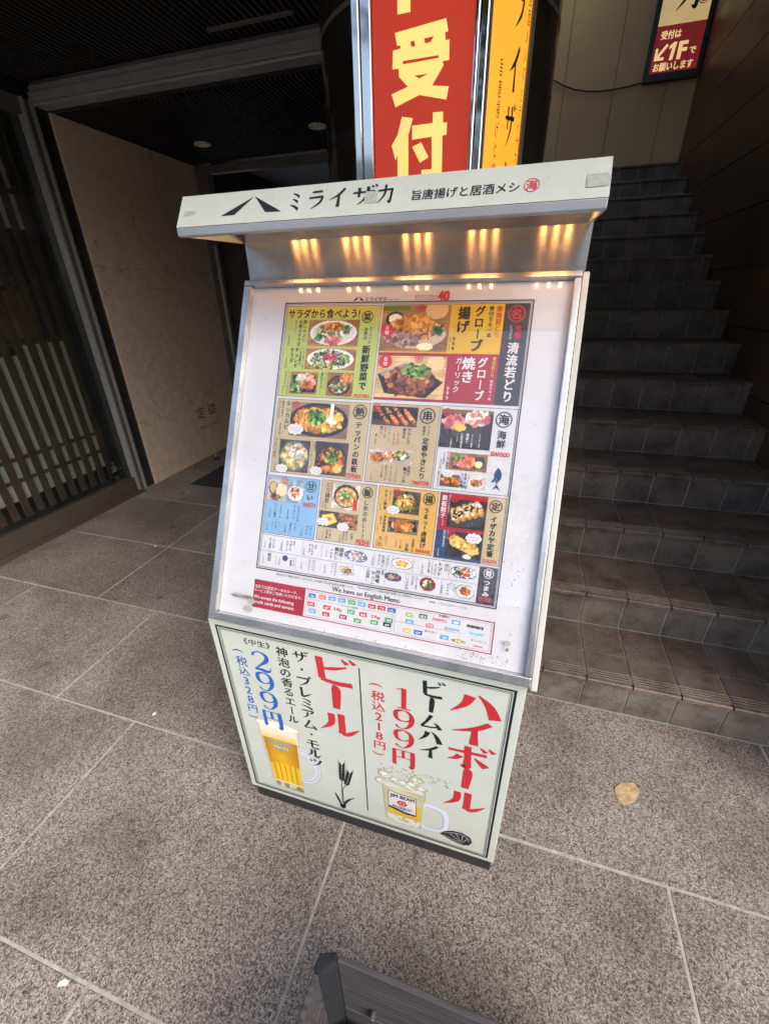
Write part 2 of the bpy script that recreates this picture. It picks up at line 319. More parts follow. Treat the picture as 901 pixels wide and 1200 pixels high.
# ------------------------------------------------------------------ printed pictures, painted point by point
class Pic:
    def __init__(s, w, h, step, seed, bgc=None):
        s.nx = max(8, int(w/step)); s.ny = max(8, int(h/step)); s.r = np.random.RandomState(seed)
        s.x, s.y = np.meshgrid(np.linspace(0, 1, s.nx), np.linspace(0, 1, s.ny)); s.a = w/h
        s.c = np.zeros((s.ny, s.nx, 3)); s.al = np.zeros((s.ny, s.nx), bool)
        if bgc is not None: s.c[:] = bgc; s.al[:] = True
    def noise(s, n):
        g = s.r.rand(n+2, n+2); X = s.x*n; Y = s.y*n; i = X.astype(int); j = Y.astype(int); fx = X-i; fy = Y-j; fx = fx*fx*(3-2*fx); fy = fy*fy*(3-2*fy)
        return (g[j, i]*(1-fx)+g[j, i+1]*fx)*(1-fy)+(g[j+1, i]*(1-fx)+g[j+1, i+1]*fx)*fy
    def put(s, m, c, a=1.):
        c = np.array(c, float); s.c[m] = s.c[m]*(1-a)+c*a; s.al |= m
    def ell(s, cx, cy, rx, ry, c, a=1., rot=0., soft=0.):
        dx = s.x-cx; dy = s.y-cy; q = math.cos(rot); k = math.sin(rot)
        if rot: dx, dy = (dx*s.a*q+dy*k)/s.a, -dx*s.a*k+dy*q
        s.put((dx/rx)**2+(dy/ry)**2 < 1, c, a)
    def rect(s, x0, y0, x1, y1, c, a=1.): s.put((s.x >= x0) & (s.x <= x1) & (s.y >= y0) & (s.y <= y1), c, a)
    def poly(s, pts, c, a=1.):
        m = np.zeros(s.x.shape, bool); n = len(pts)
        for i in range(n):
            x0, y0 = pts[i]; x1, y1 = pts[(i+1) % n]
            if y0 == y1: continue
            m ^= ((s.y > min(y0, y1)) & (s.y <= max(y0, y1)) & (s.x < (s.y-y0)*(x1-x0)/(y1-y0)+x0))
        s.put(m, c, a)
    def wood(s, c): s.c[:] = np.array(c)*(.82+.36*s.noise(5)[..., None])*(.9+.2*s.r.rand(s.ny, 1, 1)); s.al[:] = True
    def blobs(s, cx, cy, rx, ry, n, sz, pal):
        for _ in range(n):
            t = s.r.rand()*6.283; q = math.sqrt(s.r.rand()); c = np.array(pal[s.r.randint(len(pal))])*(.7+.5*s.r.rand())
            s.ell(cx+q*rx*math.cos(t), cy+q*ry*math.sin(t), sz*(.5+s.r.rand())/max(s.a, .5)**.5, sz*(.4+.8*s.r.rand()), np.minimum(c, 1), .9, s.r.rand()*3)
    def build(s, name, f, parent, mt):
        """f maps (x right, y down) 0..1 to a 3d point"""
        v = [tuple(f(a, b)) for a, b in zip(s.x.ravel(), s.y.ravel())]
        al = s.al; F = []
        for j in range(s.ny-1):
            for i in range(s.nx-1):
                if al[j, i] or al[j+1, i+1]:
                    k = j*s.nx+i; F.append((k+s.nx, k+s.nx+1, k+1, k))
        me = D.meshes.new(name); me.from_pydata(v, [], F); me.update()
        at = me.color_attributes.new('print', 'FLOAT_COLOR', 'POINT')
        c = np.clip(s.c, 0, 1); c = np.where(c <= .04045, c/12.92, ((c+.055)/1.055)**2.4).reshape(-1, 3)
        at.data.foreach_set('color', np.c_[c, np.ones(len(c))].ravel().astype(np.float32)); me.materials.append(mt)
        o = D.objects.new(name, me); COL.objects.link(o); o.parent = parent; return o
G1 = [(.25, .45, .15), (.45, .62, .25), (.6, .75, .4), (.15, .3, .12)]
WH = [(.95, .93, .88), (.85, .85, .8)]
BR = [(.55, .32, .15), (.4, .22, .1), (.7, .45, .22), (.3, .15, .08)]
OR = [(.9, .5, .2), (.85, .4, .15), (.95, .65, .35)]
PK = [(.9, .5, .5), (.85, .4, .45), (.95, .65, .62)]
YE = [(.95, .8, .35), (.9, .7, .25), (.98, .9, .55)]
RD = [(.8, .2, .15), (.7, .15, .12)]
FRY = [(.78, .5, .2), (.85, .6, .28), (.66, .38, .14), (.9, .7, .4)]
WOOD = (.62, .45, .28); DARK = (.16, .14, .14); TBL = (.85, .72, .52)
PIC = {
 'salad1': [('w', WOOD), ('e', .5, .5, .46, .47, (.93, .93, .9)), ('e', .5, .5, .41, .41, (.84, .85, .83)), ('b', .5, .45, .32, .26, 160, .06, G1+WH), ('b', .5, .3, .22, .18, 90, .05, BR+OR), ('b', .75, .35, .08, .1, 20, .06, G1), ('b', .5, .78, .15, .14, 40, .07, PK), ('b', .22, .68, .08, .1, 20, .06, G1)],
 'salad2': [('w', WOOD), ('e', .5, .5, .46, .5, (.95, .95, .93)), ('b', .5, .5, .38, .38, 320, .06, G1+[(.12, .22, .16), (.1, .2, .2)]+WH), ('b', .5, .42, .13, .15, 60, .05, [(.85, .3, .45), (.7, .2, .4)]), ('b', .35, .85, .25, .1, 40, .05, YE+G1)],
 'carp': [('w', WOOD), ('p', [(.1, .15), (.9, .08), (.95, .9), (.05, .95)], (.13, .14, .15)), ('b', .28, .6, .22, .28, 90, .08, G1), ('b', .62, .45, .24, .32, 70, .09, OR+PK), ('b', .4, .25, .15, .12, 40, .06, WH)],
 'bowl': [('w', WOOD), ('e', .48, .55, .44, .42, (.22, .16, .14)), ('e', .48, .55, .4, .37, (.35, .25, .2)), ('b', .45, .6, .3, .24, 110, .07, BR+G1+WH), ('b', .72, .25, .2, .16, 60, .08, FRY)],
 'fried': [('w', WOOD), ('r', 0, 0, .4, .12, (.35, .5, .2)), ('e', .8, .1, .16, .2, (.85, .7, .5)), ('e', .2, .3, .14, .17, (.15, .12, .12)), ('e', .2, .29, .1, .11, (.93, .92, .85)), ('e', .5, .62, .46, .32, (.8, .72, .6)), ('b', .48, .5, .34, .24, 330, .06, FRY), ('b', .35, .75, .25, .12, 90, .06, [(.6, .45, .45), (.5, .35, .3), (.75, .6, .5)]), ('b', .85, .5, .06, .1, 20, .06, G1), ('e', .68, .9, .12, .08, (.95, .93, .75))],
 'grill': [('w', TBL), ('e', .85, .15, .12, .2, (.9, .8, .6)), ('p', [(.02, .45), (.5, .15), (.98, .6), (.75, .98), (.15, .9)], DARK), ('p', [(.04, .42), (.42, .16), (.5, .2), (.1, .5)], (.6, .6, .62)), ('b', .5, .55, .34, .24, 260, .07, BR+[(.6, .35, .25), (.8, .55, .4)]), ('b', .58, .35, .2, .12, 100, .05, G1), ('b', .5, .8, .3, .1, 40, .05, BR)],
 'tep1': [('w', (.55, .45, .36)), ('e', .5, .5, .5, .5, (.2, .2, .21)), ('e', .5, .5, .44, .42, (.32, .28, .25)), ('b', .5, .5, .38, .34, 260, .06, FRY+YE), ('b', .42, .42, .16, .22, 130, .05, G1), ('e', .74, .48, .1, .12, (.95, .95, .93)), ('r', .68, .0, .74, .42, (.93, .93, .9)), ('b', .85, .4, .07, .1, 20, .06, YE), ('b', .2, .45, .12, .2, 50, .06, FRY)],
 'tep2': [('w', (.3, .28, .27)), ('e', .5, .5, .48, .48, (.42, .41, .4)), ('b', .5, .5, .38, .38, 260, .07, [(.85, .75, .5), (.9, .8, .6), (.7, .6, .4)]+G1[1:2]), ('b', .55, .35, .2, .2, 40, .08, BR[2:3]+WH)],
 'tep3': [('w', (.3, .28, .27)), ('e', .5, .5, .48, .48, (.25, .24, .24)), ('b', .5, .55, .38, .34, 260, .07, OR+BR), ('b', .5, .45, .2, .2, 50, .05, G1), ('e', .72, .8, .14, .12, (.9, .78, .4))],
 'skew1': [('w', DARK), ('r', 0, .75, 1, 1, (.35, .25, .18)), ('s', 4, BR+OR)],
 'skew2': [('w', (.78, .72, .66)), ('p', [(.0, .3), (1, .2), (.95, .8), (.1, .95)], (.7, .66, .62)), ('b', .2, .6, .14, .2, 60, .1, OR+BR), ('b', .48, .5, .12, .2, 50, .1, WH+FRY), ('b', .75, .4, .16, .2, 50, .1, BR+G1+WH)],
 'sash1': [('w', (.24, .23, .25)), ('r', 0, 0, 1, .12, (.5, .36, .22)), ('r', .8, .1, 1, 1, (.2, .17, .2)), ('b', .25, .32, .18, .14, 60, .09, PK), ('b', .7, .2, .2, .16, 60, .08, PK+WH), ('e', .38, .47, .12, .09, (.9, .8, .35))],
 'sash2': [('w', WOOD), ('p', [(.05, .3), (.9, .1), (.98, .8), (.1, .95)], (.25, .3, .4)), ('b', .42, .5, .28, .3, 160, .09, OR+PK), ('b', .25, .25, .1, .16, 30, .08, G1), ('e', .78, .6, .1, .2, (.95, .92, .65))],
 'sash3': [('w', (.4, .35, .3)), ('b', .5, .5, .45, .2, 90, .12, OR+BR)],
 'sash4': [('w', (.75, .75, .76)), ('e', .5, .5, .45, .42, (.9, .9, .9)), ('b', .5, .5, .3, .28, 90, .1, OR+PK+G1)],
 'des1': [('w', (.72, .7, .66)), ('e', .25, .45, .22, .3, (.35, .26, .18)), ('e', .25, .42, .17, .24, (.8, .7, .5)), ('e', .7, .5, .26, .3, (.9, .85, .72)), ('b', .4, .85, .3, .1, 30, .08, G1+RD+[(.4, .55, .8)])],
 'des2': [('w', (.55, .65, .72)), ('e', .5, .58, .44, .32, (.93, .93, .93)), ('b', .45, .55, .26, .2, 70, .08, RD+WH+OR), ('b', .6, .42, .08, .08, 12, .06, G1)],
 'ramen': [('w', (.8, .77, .72)), ('e', .52, .46, .46, .46, (.22, .2, .2)), ('e', .52, .5, .38, .38, (.88, .72, .42)), ('b', .52, .52, .32, .3, 160, .06, [(.85, .65, .35), (.7, .45, .25), (.95, .85, .6)]), ('b', .52, .42, .13, .14, 60, .05, G1), ('r', .8, .55, .97, .98, (.8, .15, .12))],
 'omu': [('w', (.28, .24, .22)), ('p', [(.1, .3), (.7, .1), (.95, .6), (.4, .95)], (.95, .82, .38)), ('b', .5, .5, .1, .1, 20, .08, OR)],
 'soba': [('w', WOOD), ('e', .5, .5, .48, .4, (.2, .2, .22)), ('b', .5, .5, .4, .3, 200, .07, FRY+BR+G1[:1]), ('b', .52, .38, .12, .1, 20, .08, RD+PK)],
 'kara1': [('w', (.35, .3, .28)), ('p', [(.05, .4), (.5, .02), (.95, .5), (.55, .98)], (.15, .14, .15)), ('b', .5, .6, .36, .22, 90, .07, G1), ('b', .5, .45, .3, .26, 150, .08, FRY+YE+BR)],
 'kara2': [('w', (.42, .4, .4)), ('p', [(.02, .3), (.9, .1), (.98, .8), (.12, .95)], (.15, .14, .15)), ('b', .48, .5, .34, .28, 130, .12, OR+FRY+[(.9, .7, .5)])],
 'gyoza': [('w', (.2, .18, .18)), ('r', 0, 0, 1, .12, (.7, .12, .12)), ('p', [(.0, .5), (.6, .1), (1, .4), (.9, .9), (.1, 1)], (.27, .26, .27)), ('g', 5)],
 'tamago': [('w', (.25, .22, .2)), ('p', [(.0, .2), (.9, .1), (1, .9), (.1, .98)], (.2, .19, .19)), ('p', [(.05, .25), (.2, .1), (.9, .5), (.95, .75), (.75, .85), (.1, .5)], (.92, .78, .42)), ('b', .5, .48, .35, .15, 130, .05, [(.9, .75, .38), (.8, .6, .25), (.95, .85, .55)]), ('e', .62, .92, .12, .09, (.95, .95, .9))],
 'd_ten': [('o', (.3, .38, .6)), ('o2', (.9, .92, .95)), ('b', .5, .5, .3, .3, 90, .09, OR+RD+WH), ('b', .3, .6, .1, .15, 15, .1, G1)],
 'd_red': [('o', (.55, .15, .12)), ('b', .5, .5, .28, .28, 60, .1, G1+WH)],
 'd_nut': [('o', (.82, .83, .82)), ('b', .5, .5, .28, .28, 70, .09, FRY+BR)],
 'd_egg': [('o', (.88, .88, .86)), ('b', .5, .5, .3, .3, 60, .1, YE+G1+OR), ('e', .55, .5, .14, .2, (.95, .75, .2))],
 'd_fish': [('o', (.25, .3, .42)), ('b', .5, .5, .32, .2, 60, .1, WH+FRY+BR)],
 'd_blue': [('o', (.35, .42, .62)), ('o2', (.9, .92, .95)), ('b', .5, .5, .28, .3, 90, .09, [(.85, .7, .55), (.75, .5, .4)]+WH)],
 'd_sq': [('p', [(.05, .2), (.85, .0), (.98, .8), (.2, 1.)], (.86, .88, .88)), ('b', .5, .5, .3, .3, 90, .09, BR+G1+PK)],
 'c': [('w', (.62, .8, .92))],
}
def picture(kind, w, h, seed, step=.0016):
    p = Pic(w, h, step, seed)
    for op in PIC[kind]:
        k = op[0]
        if k == 'w': p.wood(op[1])
        elif k == 'e': p.ell(*op[1:])
        elif k == 'b': p.blobs(*op[1:])
        elif k == 'r': p.rect(*op[1:])
        elif k == 'p': p.poly(op[1], op[2])
        elif k == 'o': p.ell(.5, .5, .49, .49, op[1])
        elif k == 'o2':
            m = ((p.x-.5)**2+(p.y-.5)**2 < .24) & (p.noise(12) > .5); p.put(m, op[1]); p.ell(.5, .5, .33, .33, (.9, .92, .94))
        elif k == 's':
            for i in range(op[1]):
                for j in range(5): p.ell(.12+i*.2+j*.055, .18+j*.15, .085, .1, np.array(op[2][(i+j) % len(op[2])])*(.75+.4*p.r.rand()), 1, .6)
                for j in range(5): p.ell(.11+i*.2+j*.055, .15+j*.15, .03, .03, (.9, .7, .45))
        elif k == 'g':
            for i in range(op[1]):
                p.ell(.2+i*.15, .62-i*.07, .1, .26, (.78, .55, .25), 1, -.5); p.ell(.18+i*.15, .6-i*.07, .07, .2, (.9, .74, .45), 1, -.5); p.blobs(.18+i*.15, .6-i*.07, .05, .16, 12, .04, BR)
    if kind not in ('c',) and len(p.c) > 12: p.c[p.al] *= (.93+.14*p.r.rand(p.al.sum(), 1))
    return p
# ------------------------------------------------------------------ print layout: u, v in metres on each panel
MENU=[('H','サラダから食べよう!',0.1168,0.2889,0.7208,'k',0.035,1.15),
('C','菜',0.3069,0.7133,0.0129,'k',None),
('V','カンパイの',0.3179,0.6926,0.655,'k',0.01,1.0),
('V','お供は',0.3072,0.6915,0.6638,'k',0.01,1.0),
('V','新鮮野菜で',0.3126,0.6527,0.5549,'k',0.05,1.0),
('H','VEGETABLE',0.295,0.332,0.5426,'r',0.05,1.5),
('V','豚しゃぶと',0.1612,0.7076,0.6578,'k',0.02,1.0),
('V','大根のサラダ',0.1497,0.7076,0.6472,'k',0.02,1.0),
('V','選べるドレッシング',0.1378,0.7065,0.6727,'k',0,1.0),
('V','499円',0.1237,0.6726,0.6492,'k',0,1.0),
('V','チョレギ',0.1478,0.6449,0.5983,'k',0.03,1.0),
('V','サラダ',0.1358,0.6447,0.6096,'k',0.03,1.0),
('V','たっぷり海苔とごま油の',0.1651,0.6439,0.5964,'k',0,1.0),
('V','ごま油香る',0.1574,0.6438,0.6055,'k',0,1.0),
('V','449円',0.1232,0.6222,0.5976,'k',0,1.0),
('V','サーモンとアボカドの',0.1338,0.5908,0.5381,'k',0.01,1.0),
('V','カルパッチョ',0.1262,0.5906,0.5554,'k',0.01,1.0),
('V','599円',0.1219,0.5564,0.5399,'k',0,1.0),
('V','カニクリーム',0.2244,0.5912,0.5524,'k',0.01,1.0),
('V','温玉サラダ',0.216,0.5909,0.5543,'k',0.01,1.0),
('V','549円',0.214,0.5542,0.5393,'k',0,1.0),
('P','salad',0.1706,0.6491,0.291,0.7075,'salad1'),
('P','salad',0.1703,0.5972,0.2907,0.6433,'salad2'),
('P','carpaccio',0.1387,0.5406,0.2069,0.5905,'carp'),
('P','bowl',0.2289,0.5398,0.2913,0.5913,'bowl'),
('P','fried_chicken',0.3405,0.641,0.4863,0.7368,'fried'),
('P','grilled_chicken',0.3415,0.5423,0.4901,0.631,'grill'),
('H','名物',0.346,0.3636,0.6844,'badge',0.02,1.0),
('H','名物',0.3497,0.3685,0.6184,'badge',0.02,1.0),
('V','揚げ',0.5137,0.7344,0.6788,'k',0.05,0.95),
('V','グロー',0.5451,0.7351,0.6671,'k',0.05,0.9),
('V','ブ',0.5448,0.6681,0.6414,'k',0.05,1.0),
('V','骨付モモ一本',0.5673,0.7348,0.6702,'k',0.02,1.0),
('V','清流若どり',0.5824,0.7346,0.6703,'r',0.03,1.0),
('V','999',0.4984,0.6727,0.6427,'k',0.01,1.2),
('V','(税込1,098円)',0.4909,0.6716,0.6425,'k',0,1.0),
('V','グローブ',0.562,0.6319,0.5432,'w',0.05,0.9),
('V','焼き',0.5345,0.6323,0.5777,'w',0.05,1.0),
('V','ガーリック',0.5145,0.6309,0.558,'w',0.03,1.0),
('V','清流若どり',0.5836,0.6333,0.5903,'y',0.01,1.0),
('V','骨付モモ一本',0.5833,0.5873,0.5452,'w',0.02,1.0),
('V','999',0.4984,0.5713,0.5422,'w',0.01,1.0),
('C','名',0.6162,0.7182,0.0166,'r',None),
('V','名物',0.6224,0.6957,0.6678,'r',0.04,1.0),
('V','とりどり',0.6091,0.6957,0.6667,'w',0.02,1.0),
('V','清流若どり',0.6173,0.6629,0.543,'w',0.05,0.95),
('H','ミライザカ',0.2975,0.345,0.7511,'k',0.03,1.1),
('M',0.2678,0.7477,0.2955,0.7479),
('H','旨唐揚げと居酒メシ',0.3484,0.3749,0.7498,'k',0,1.0),
('H','ありがとう!YEAR',0.4062,0.4541,0.7564,'r',0.03,1.0),
('H','ミライザカ40周年',0.407,0.4549,0.7499,'r',0,1.0),
('H','40',0.455,0.4794,0.7557,'r',0.08,1.3),
('C','熱',0.3147,0.508,0.016,'k',None),
('V','テッパンの鉄板',0.3155,0.4876,0.376,'k',0.04,1.0),
('H','TEPPAN',0.2975,0.3325,0.3683,'r',0.05,1.5),
('V','タッカルビ',0.1415,0.5241,0.4577,'k',0.03,1.0),
('V','野菜もお肉も',0.1286,0.5234,0.4875,'k',0,1.0),
('V','チーズとろり',0.1198,0.523,0.4821,'k',0,1.0),
('V','899円',0.1266,0.4729,0.4456,'k',0,1.0),
('V','ホルモン炒め',0.1206,0.4387,0.3934,'k',0.02,1.0),
('V','辛さがクセになる',0.131,0.4377,0.4024,'k',0,1.0),
('V','749円',0.1241,0.384,0.363,'k',0,1.0),
('V','スパイシーポーク',0.2117,0.4372,0.3917,'k',0.02,1.0),
('V','鉄板焼き',0.2196,0.4378,0.4143,'k',0,1.0),
('V','699円',0.213,0.3854,0.3665,'k',0,1.0),
('P','hot_plate_stew',0.1497,0.4461,0.2903,0.5222,'tep1'),
('P','noodles',0.1325,0.3643,0.2069,0.4363,'tep2'),
('P','stir_fry',0.2219,0.3652,0.298,0.438,'tep3'),
('C','串',0.4634,0.508,0.0164,'k',None),
('V','お一つから',0.4691,0.4877,0.4664,'k',0,1.0),
('V','串焼き',0.4593,0.4871,0.4657,'k',0.01,1.0),
('V','定番やきとり',0.4654,0.4633,0.3753,'k',0.04,1.0),
('H','YAKITORI',0.4473,0.483,0.3679,'r',0.05,1.5),
('V','やきとり',0.4289,0.4812,0.445,'k',0.02,1.0),
('V','盛合せ',0.4181,0.4805,0.4569,'k',0.01,1.0),
('V','5本749円',0.4057,0.4718,0.4421,'r',0.01,1.0),
('V','2本299円',0.3967,0.4712,0.4414,'r',0.01,1.0),
('V','もも・皮・つくね',0.3857,0.4804,0.4505,'k',0,1.0),
('V','ねぎま・砂肝',0.3764,0.481,0.4558,'k',0,1.0),
('V','豚バラ',0.3677,0.4812,0.4613,'k',0,1.0),
('V','塩・たれ',0.357,0.464,0.4429,'k',0.02,1.0),
('V','鶏つくね',0.4286,0.3985,0.3649,'k',0.03,1.0),
('V','自慢の',0.4371,0.4012,0.3795,'k',0,1.0),
('V','1本199円',0.4102,0.3928,0.3651,'r',0.01,1.0),
('V','チーズつくね',0.3985,0.3977,0.3659,'k',0,1.0),
('V','明太マヨつくね',0.3875,0.398,0.3667,'k',0,1.0),
('V','おろしぽん酢',0.3792,0.398,0.3719,'k',0,1.0),
('V','249円',0.3565,0.3818,0.363,'r',0,1.0),
('P','skewers',0.3438,0.4829,0.4426,0.524,'skew1'),
('P','skewers',0.3463,0.4017,0.4424,0.4335,'skew2'),
('C','海',0.6166,0.5093,0.0159,'k',None),
('V','海鮮',0.6163,0.4878,0.4518,'k',0.04,1.0),
('H','SEAFOOD',0.5985,0.6355,0.4403,'r',0.05,1.5),
('P','sashimi_plate',0.4934,0.4465,0.5959,0.5247,'sash1'),
('P','salmon',0.5185,0.4021,0.5946,0.4373,'sash2'),
('P','sushi_roll',0.5048,0.3669,0.5441,0.3918,'sash3'),
('P','seafood_bowl',0.5593,0.3666,0.5959,0.3912,'sash4'),
('V','サーモン塩昆布',0.5153,0.4388,0.4006,'k',0.01,1.0),
('V','いくら添え',0.5075,0.4382,0.4114,'k',0.01,1.0),
('V','599円',0.5018,0.4223,0.4012,'k',0,1.0),
('V','炙りとろサバ',0.5006,0.3972,0.3644,'k',0,1.0),
('V','うに軍艦',0.5485,0.3978,0.3674,'k',0,1.0),
('V','399円',0.555,0.3984,0.3643,'k',0,1.0),
('V','本日のお造り三種盛り',0.5741,0.4775,0.4493,'w',0,1.0),
('V','まぐろと鮮魚',0.5593,0.4765,0.45,'w',0,1.0),
('V','桶盛り',0.5496,0.4777,0.4568,'w',0.02,1.0),
('V','お刺身盛合せ',0.5384,0.4771,0.4463,'w',0.03,1.0),
('V','1,299円',0.5292,0.4763,0.4591,'w',0,1.0),
('V','二名様より',0.5177,0.4659,0.4448,'w',0,1.0),
('FISH',0.6179,0.4136,0.6168,0.3688),
('C','甘',0.2201,0.3352,0.0127,'k',None),
('V','い',0.2198,0.3176,0.3042,'k',0.05,1.3),
('H','SWEETS',0.2057,0.2362,0.2939,'r',0.05,1.5),
('V','クランブル',0.1955,0.2896,0.2539,'k',0.02,1.0),
('V','チーズケーキ',0.1855,0.2902,0.2576,'k',0.01,1.0),
('V','399円',0.1699,0.2782,0.2557,'k',0,1.0),
('V','マスカルポーネ',0.1517,0.2887,0.2563,'k',0.01,1.0),
('V','アイス最中',0.1374,0.2891,0.2559,'k',0.01,1.0),
('V','349円',0.1247,0.278,0.2555,'k',0,1.0),
('V','ゆずシャーベット',0.1511,0.2484,0.2259,'k',0.01,1.0),
('V','バニラ',0.1431,0.249,0.2301,'k',0,1.0),
('V','299円',0.1214,0.2429,0.2255,'k',0,1.0),
('V','ソフト',0.1342,0.248,0.2341,'k',0,1.0),
('V','チョコ',0.1912,0.2499,0.2329,'k',0,1.0),
('V','黒蜜きなこ',0.18,0.2485,0.2263,'k',0.01,1.0),
('V','249円',0.1675,0.2418,0.2246,'k',0,1.0),
('V','デザート',0.2309,0.2498,0.2264,'k',0,1.0),
('V','プリン',0.2208,0.2486,0.2267,'k',0.01,1.0),
('V','199円',0.209,0.242,0.2233,'k',0,1.0),
('P','dessert',0.1142,0.2953,0.1622,0.3469,'des1'),
('P','dessert',0.1623,0.2948,0.2052,0.3467,'des2'),
('C','飯',0.3532,0.3359,0.0121,'k',None),
('V','しめのめし!?',0.3531,0.3204,0.2348,'k',0.03,1.0),
('H','MESHI',0.3396,0.369,0.2282,'r',0.06,1.5),
('V','とり雑炊し',0.2616,0.3502,0.2907,'k',0.02,1.0),
('V','濃厚鶏白湯らーめん',0.2691,0.3495,0.318,'r',0,1.0),
('V','649円',0.2524,0.3078,0.2928,'k',0,1.0),
('V','だし巻き',0.2779,0.2466,0.2259,'k',0,1.0),
('V','玉子丼',0.2698,0.2455,0.2242,'k',0,1.0),
('V','499円',0.2601,0.2402,0.2242,'k',0,1.0),
('V','焼きそば',0.3161,0.2477,0.2278,'k',0.02,1.0),
('V','目玉のせ',0.3089,0.2466,0.2236,'k',0.01,1.0),
('V','549円',0.3012,0.239,0.2225,'k',0,1.0),
('V','大盛可',0.3287,0.246,0.2295,'k',0,1.0),
('P','ramen',0.2728,0.2933,0.3354,0.3489,'ramen'),
('P','omelette_rice',0.2478,0.2506,0.2934,0.2862,'omu'),
('P','fried_noodles',0.2933,0.2511,0.3382,0.2859,'soba'),
('C','揚',0.4874,0.3367,0.0128,'k',None),
('V','うまっ!唐揚げ',0.4848,0.3191,0.2335,'k',0.04,1.0),
('H','KARAAGE',0.472,0.5021,0.2279,'r',0.05,1.5),
('V','チキン南蛮',0.395,0.3477,0.3048,'k',0.03,1.0),
('V','自家製タルタル',0.4036,0.3475,0.3229,'k',0,1.0),
('V','599円',0.3846,0.3169,0.3016,'k',0,1.0),
('V','油淋鶏唐揚',0.3977,0.2937,0.2568,'k',0.01,1.0),
('V','甘酢だれ',0.3894,0.2908,0.2716,'k',0,1.0),
('V','499円',0.3842,0.2729,0.2577,'k',0,1.0),
('V','黒胡椒だれ',0.4644,0.2514,0.2232,'k',0.02,1.0),
('V','旨塩',0.4522,0.2403,0.2233,'k',0,1.0),
('V','レモン塩',0.4378,0.2478,0.228,'k',0,1.0),
('V','249円',0.4283,0.2465,0.2294,'k',0,1.0),
('V','にんにく',0.4064,0.2511,0.2282,'k',0.01,1.0),
('V','たれ',0.3941,0.2486,0.2245,'k',0.01,1.0),
('V','199円',0.386,0.2407,0.2253,'k',0,1.0),
('P','chicken_nanban',0.4104,0.3005,0.4693,0.3482,'kara1'),
('P','fried_chicken_plate',0.4057,0.259,0.4713,0.2908,'kara2'),
('V','鉄板餃子',0.5191,0.3497,0.3021,'w',0.04,1.0),
('V','肉汁たっぷり焼きたて',0.5294,0.351,0.3112,'w',0,1.0),
('V','349円',0.5202,0.3011,0.2865,'w',0,1.0),
('V','出汁巻き玉子',0.5269,0.2783,0.2432,'w',0.02,1.0),
('V','ふわふわ',0.5336,0.2791,0.2607,'w',0,1.0),
('V','449円',0.5184,0.2403,0.2237,'w',0,1.0),
('P','gyoza',0.5288,0.2854,0.6043,0.3508,'gyoza'),
('P','rolled_omelette',0.533,0.2254,0.6034,0.2771,'tamago'),
('C','定',0.6213,0.3366,0.0128,'k',None),
('V','イザカヤ定番',0.6205,0.3179,0.2353,'k',0.05,1.0),
('H','IZAKAYA',0.6078,0.6364,0.2268,'r',0.05,1.5),
('C','肴',0.6235,0.2028,0.0101,'w',None),
('V','つまみ',0.6218,0.19,0.1557,'w',0.05,1.2),
('H','QUICK',0.6101,0.6349,0.1492,'r',0.06,1.5),
('P','dish',0.5484,0.1853,0.5998,0.2088,'d_ten'),
('P','dish',0.4889,0.1485,0.5213,0.1755,'d_red'),
('P','dish',0.5629,0.1458,0.6003,0.1728,'d_nut'),
('P','dish',0.4237,0.1846,0.4689,0.2071,'d_egg'),
('P','dish',0.412,0.1569,0.4484,0.1738,'d_fish'),
('V','ガリ',0.5389,0.2103,0.1937,'k',0.03,1.2),
('V','トマト',0.5264,0.2114,0.1817,'k',0.03,1.2),
('V','キュウリ',0.5169,0.2069,0.1818,'k',0,1.0),
('V','つまみ三種',0.5036,0.2123,0.1863,'k',0.01,1.0),
('V','299円',0.4902,0.2021,0.1805,'k',0,1.0),
('V','アボカド',0.4147,0.2104,0.1837,'k',0.01,1.0),
('V','たまご',0.4048,0.2089,0.1822,'k',0.03,1.1),
('V','めんたい',0.3963,0.2096,0.1847,'k',0,1.0),
('V','349円',0.3815,0.2017,0.1825,'k',0,1.0),
('V','特製',0.407,0.1768,0.1654,'k',0.01,1.0),
('V','肉味噌',0.3973,0.1753,0.1466,'k',0.03,1.1),
('V','やっこ',0.3868,0.1717,0.143,'k',0.02,1.1),
('V','249円',0.3718,0.1714,0.1539,'k',0,1.0),
('V','とろ湯葉',0.3762,0.1758,0.1547,'k',0,1.0),
('V','にんにく醤油',0.4815,0.1761,0.1474,'k',0.01,1.0),
('V','えだ豆',0.4731,0.1749,0.1552,'k',0.02,1.0),
('V','199円',0.4624,0.1678,0.1441,'k',0,1.0),
('V','いぶり',0.5587,0.1731,0.155,'k',0.01,1.0),
('V','がっこ',0.5522,0.174,0.1603,'k',0.01,1.0),
('V','ポテサラ',0.547,0.1712,0.1457,'k',0.01,1.0),
('V','299円',0.5352,0.1657,0.1472,'k',0,1.0),
('P','dish',0.317,0.1848,0.3692,0.2082,'d_blue'),
('P','dish',0.3073,0.1526,0.3447,0.1721,'d_sq'),
('V','国産',0.3093,0.2104,0.1906,'k',0.03,1.1),
('V','鶏だし',0.298,0.2104,0.1823,'k',0.03,1.1),
('V','ナゲキ',0.2861,0.2055,0.1838,'k',0.01,1.0),
('V','249円',0.2741,0.2005,0.1853,'k',0,1.0),
('V','冷奴',0.2481,0.2091,0.1984,'k',0.01,1.0),
('V','たこわさ',0.2403,0.209,0.1831,'k',0.01,1.0),
('V','キムチ',0.2337,0.2098,0.1879,'k',0.02,1.0),
('V','199円',0.2204,0.2012,0.1808,'k',0,1.0),
('V','塩辛',0.1941,0.2095,0.1991,'k',0.01,1.0),
('V','うずら',0.1864,0.2101,0.1861,'k',0.02,1.0),
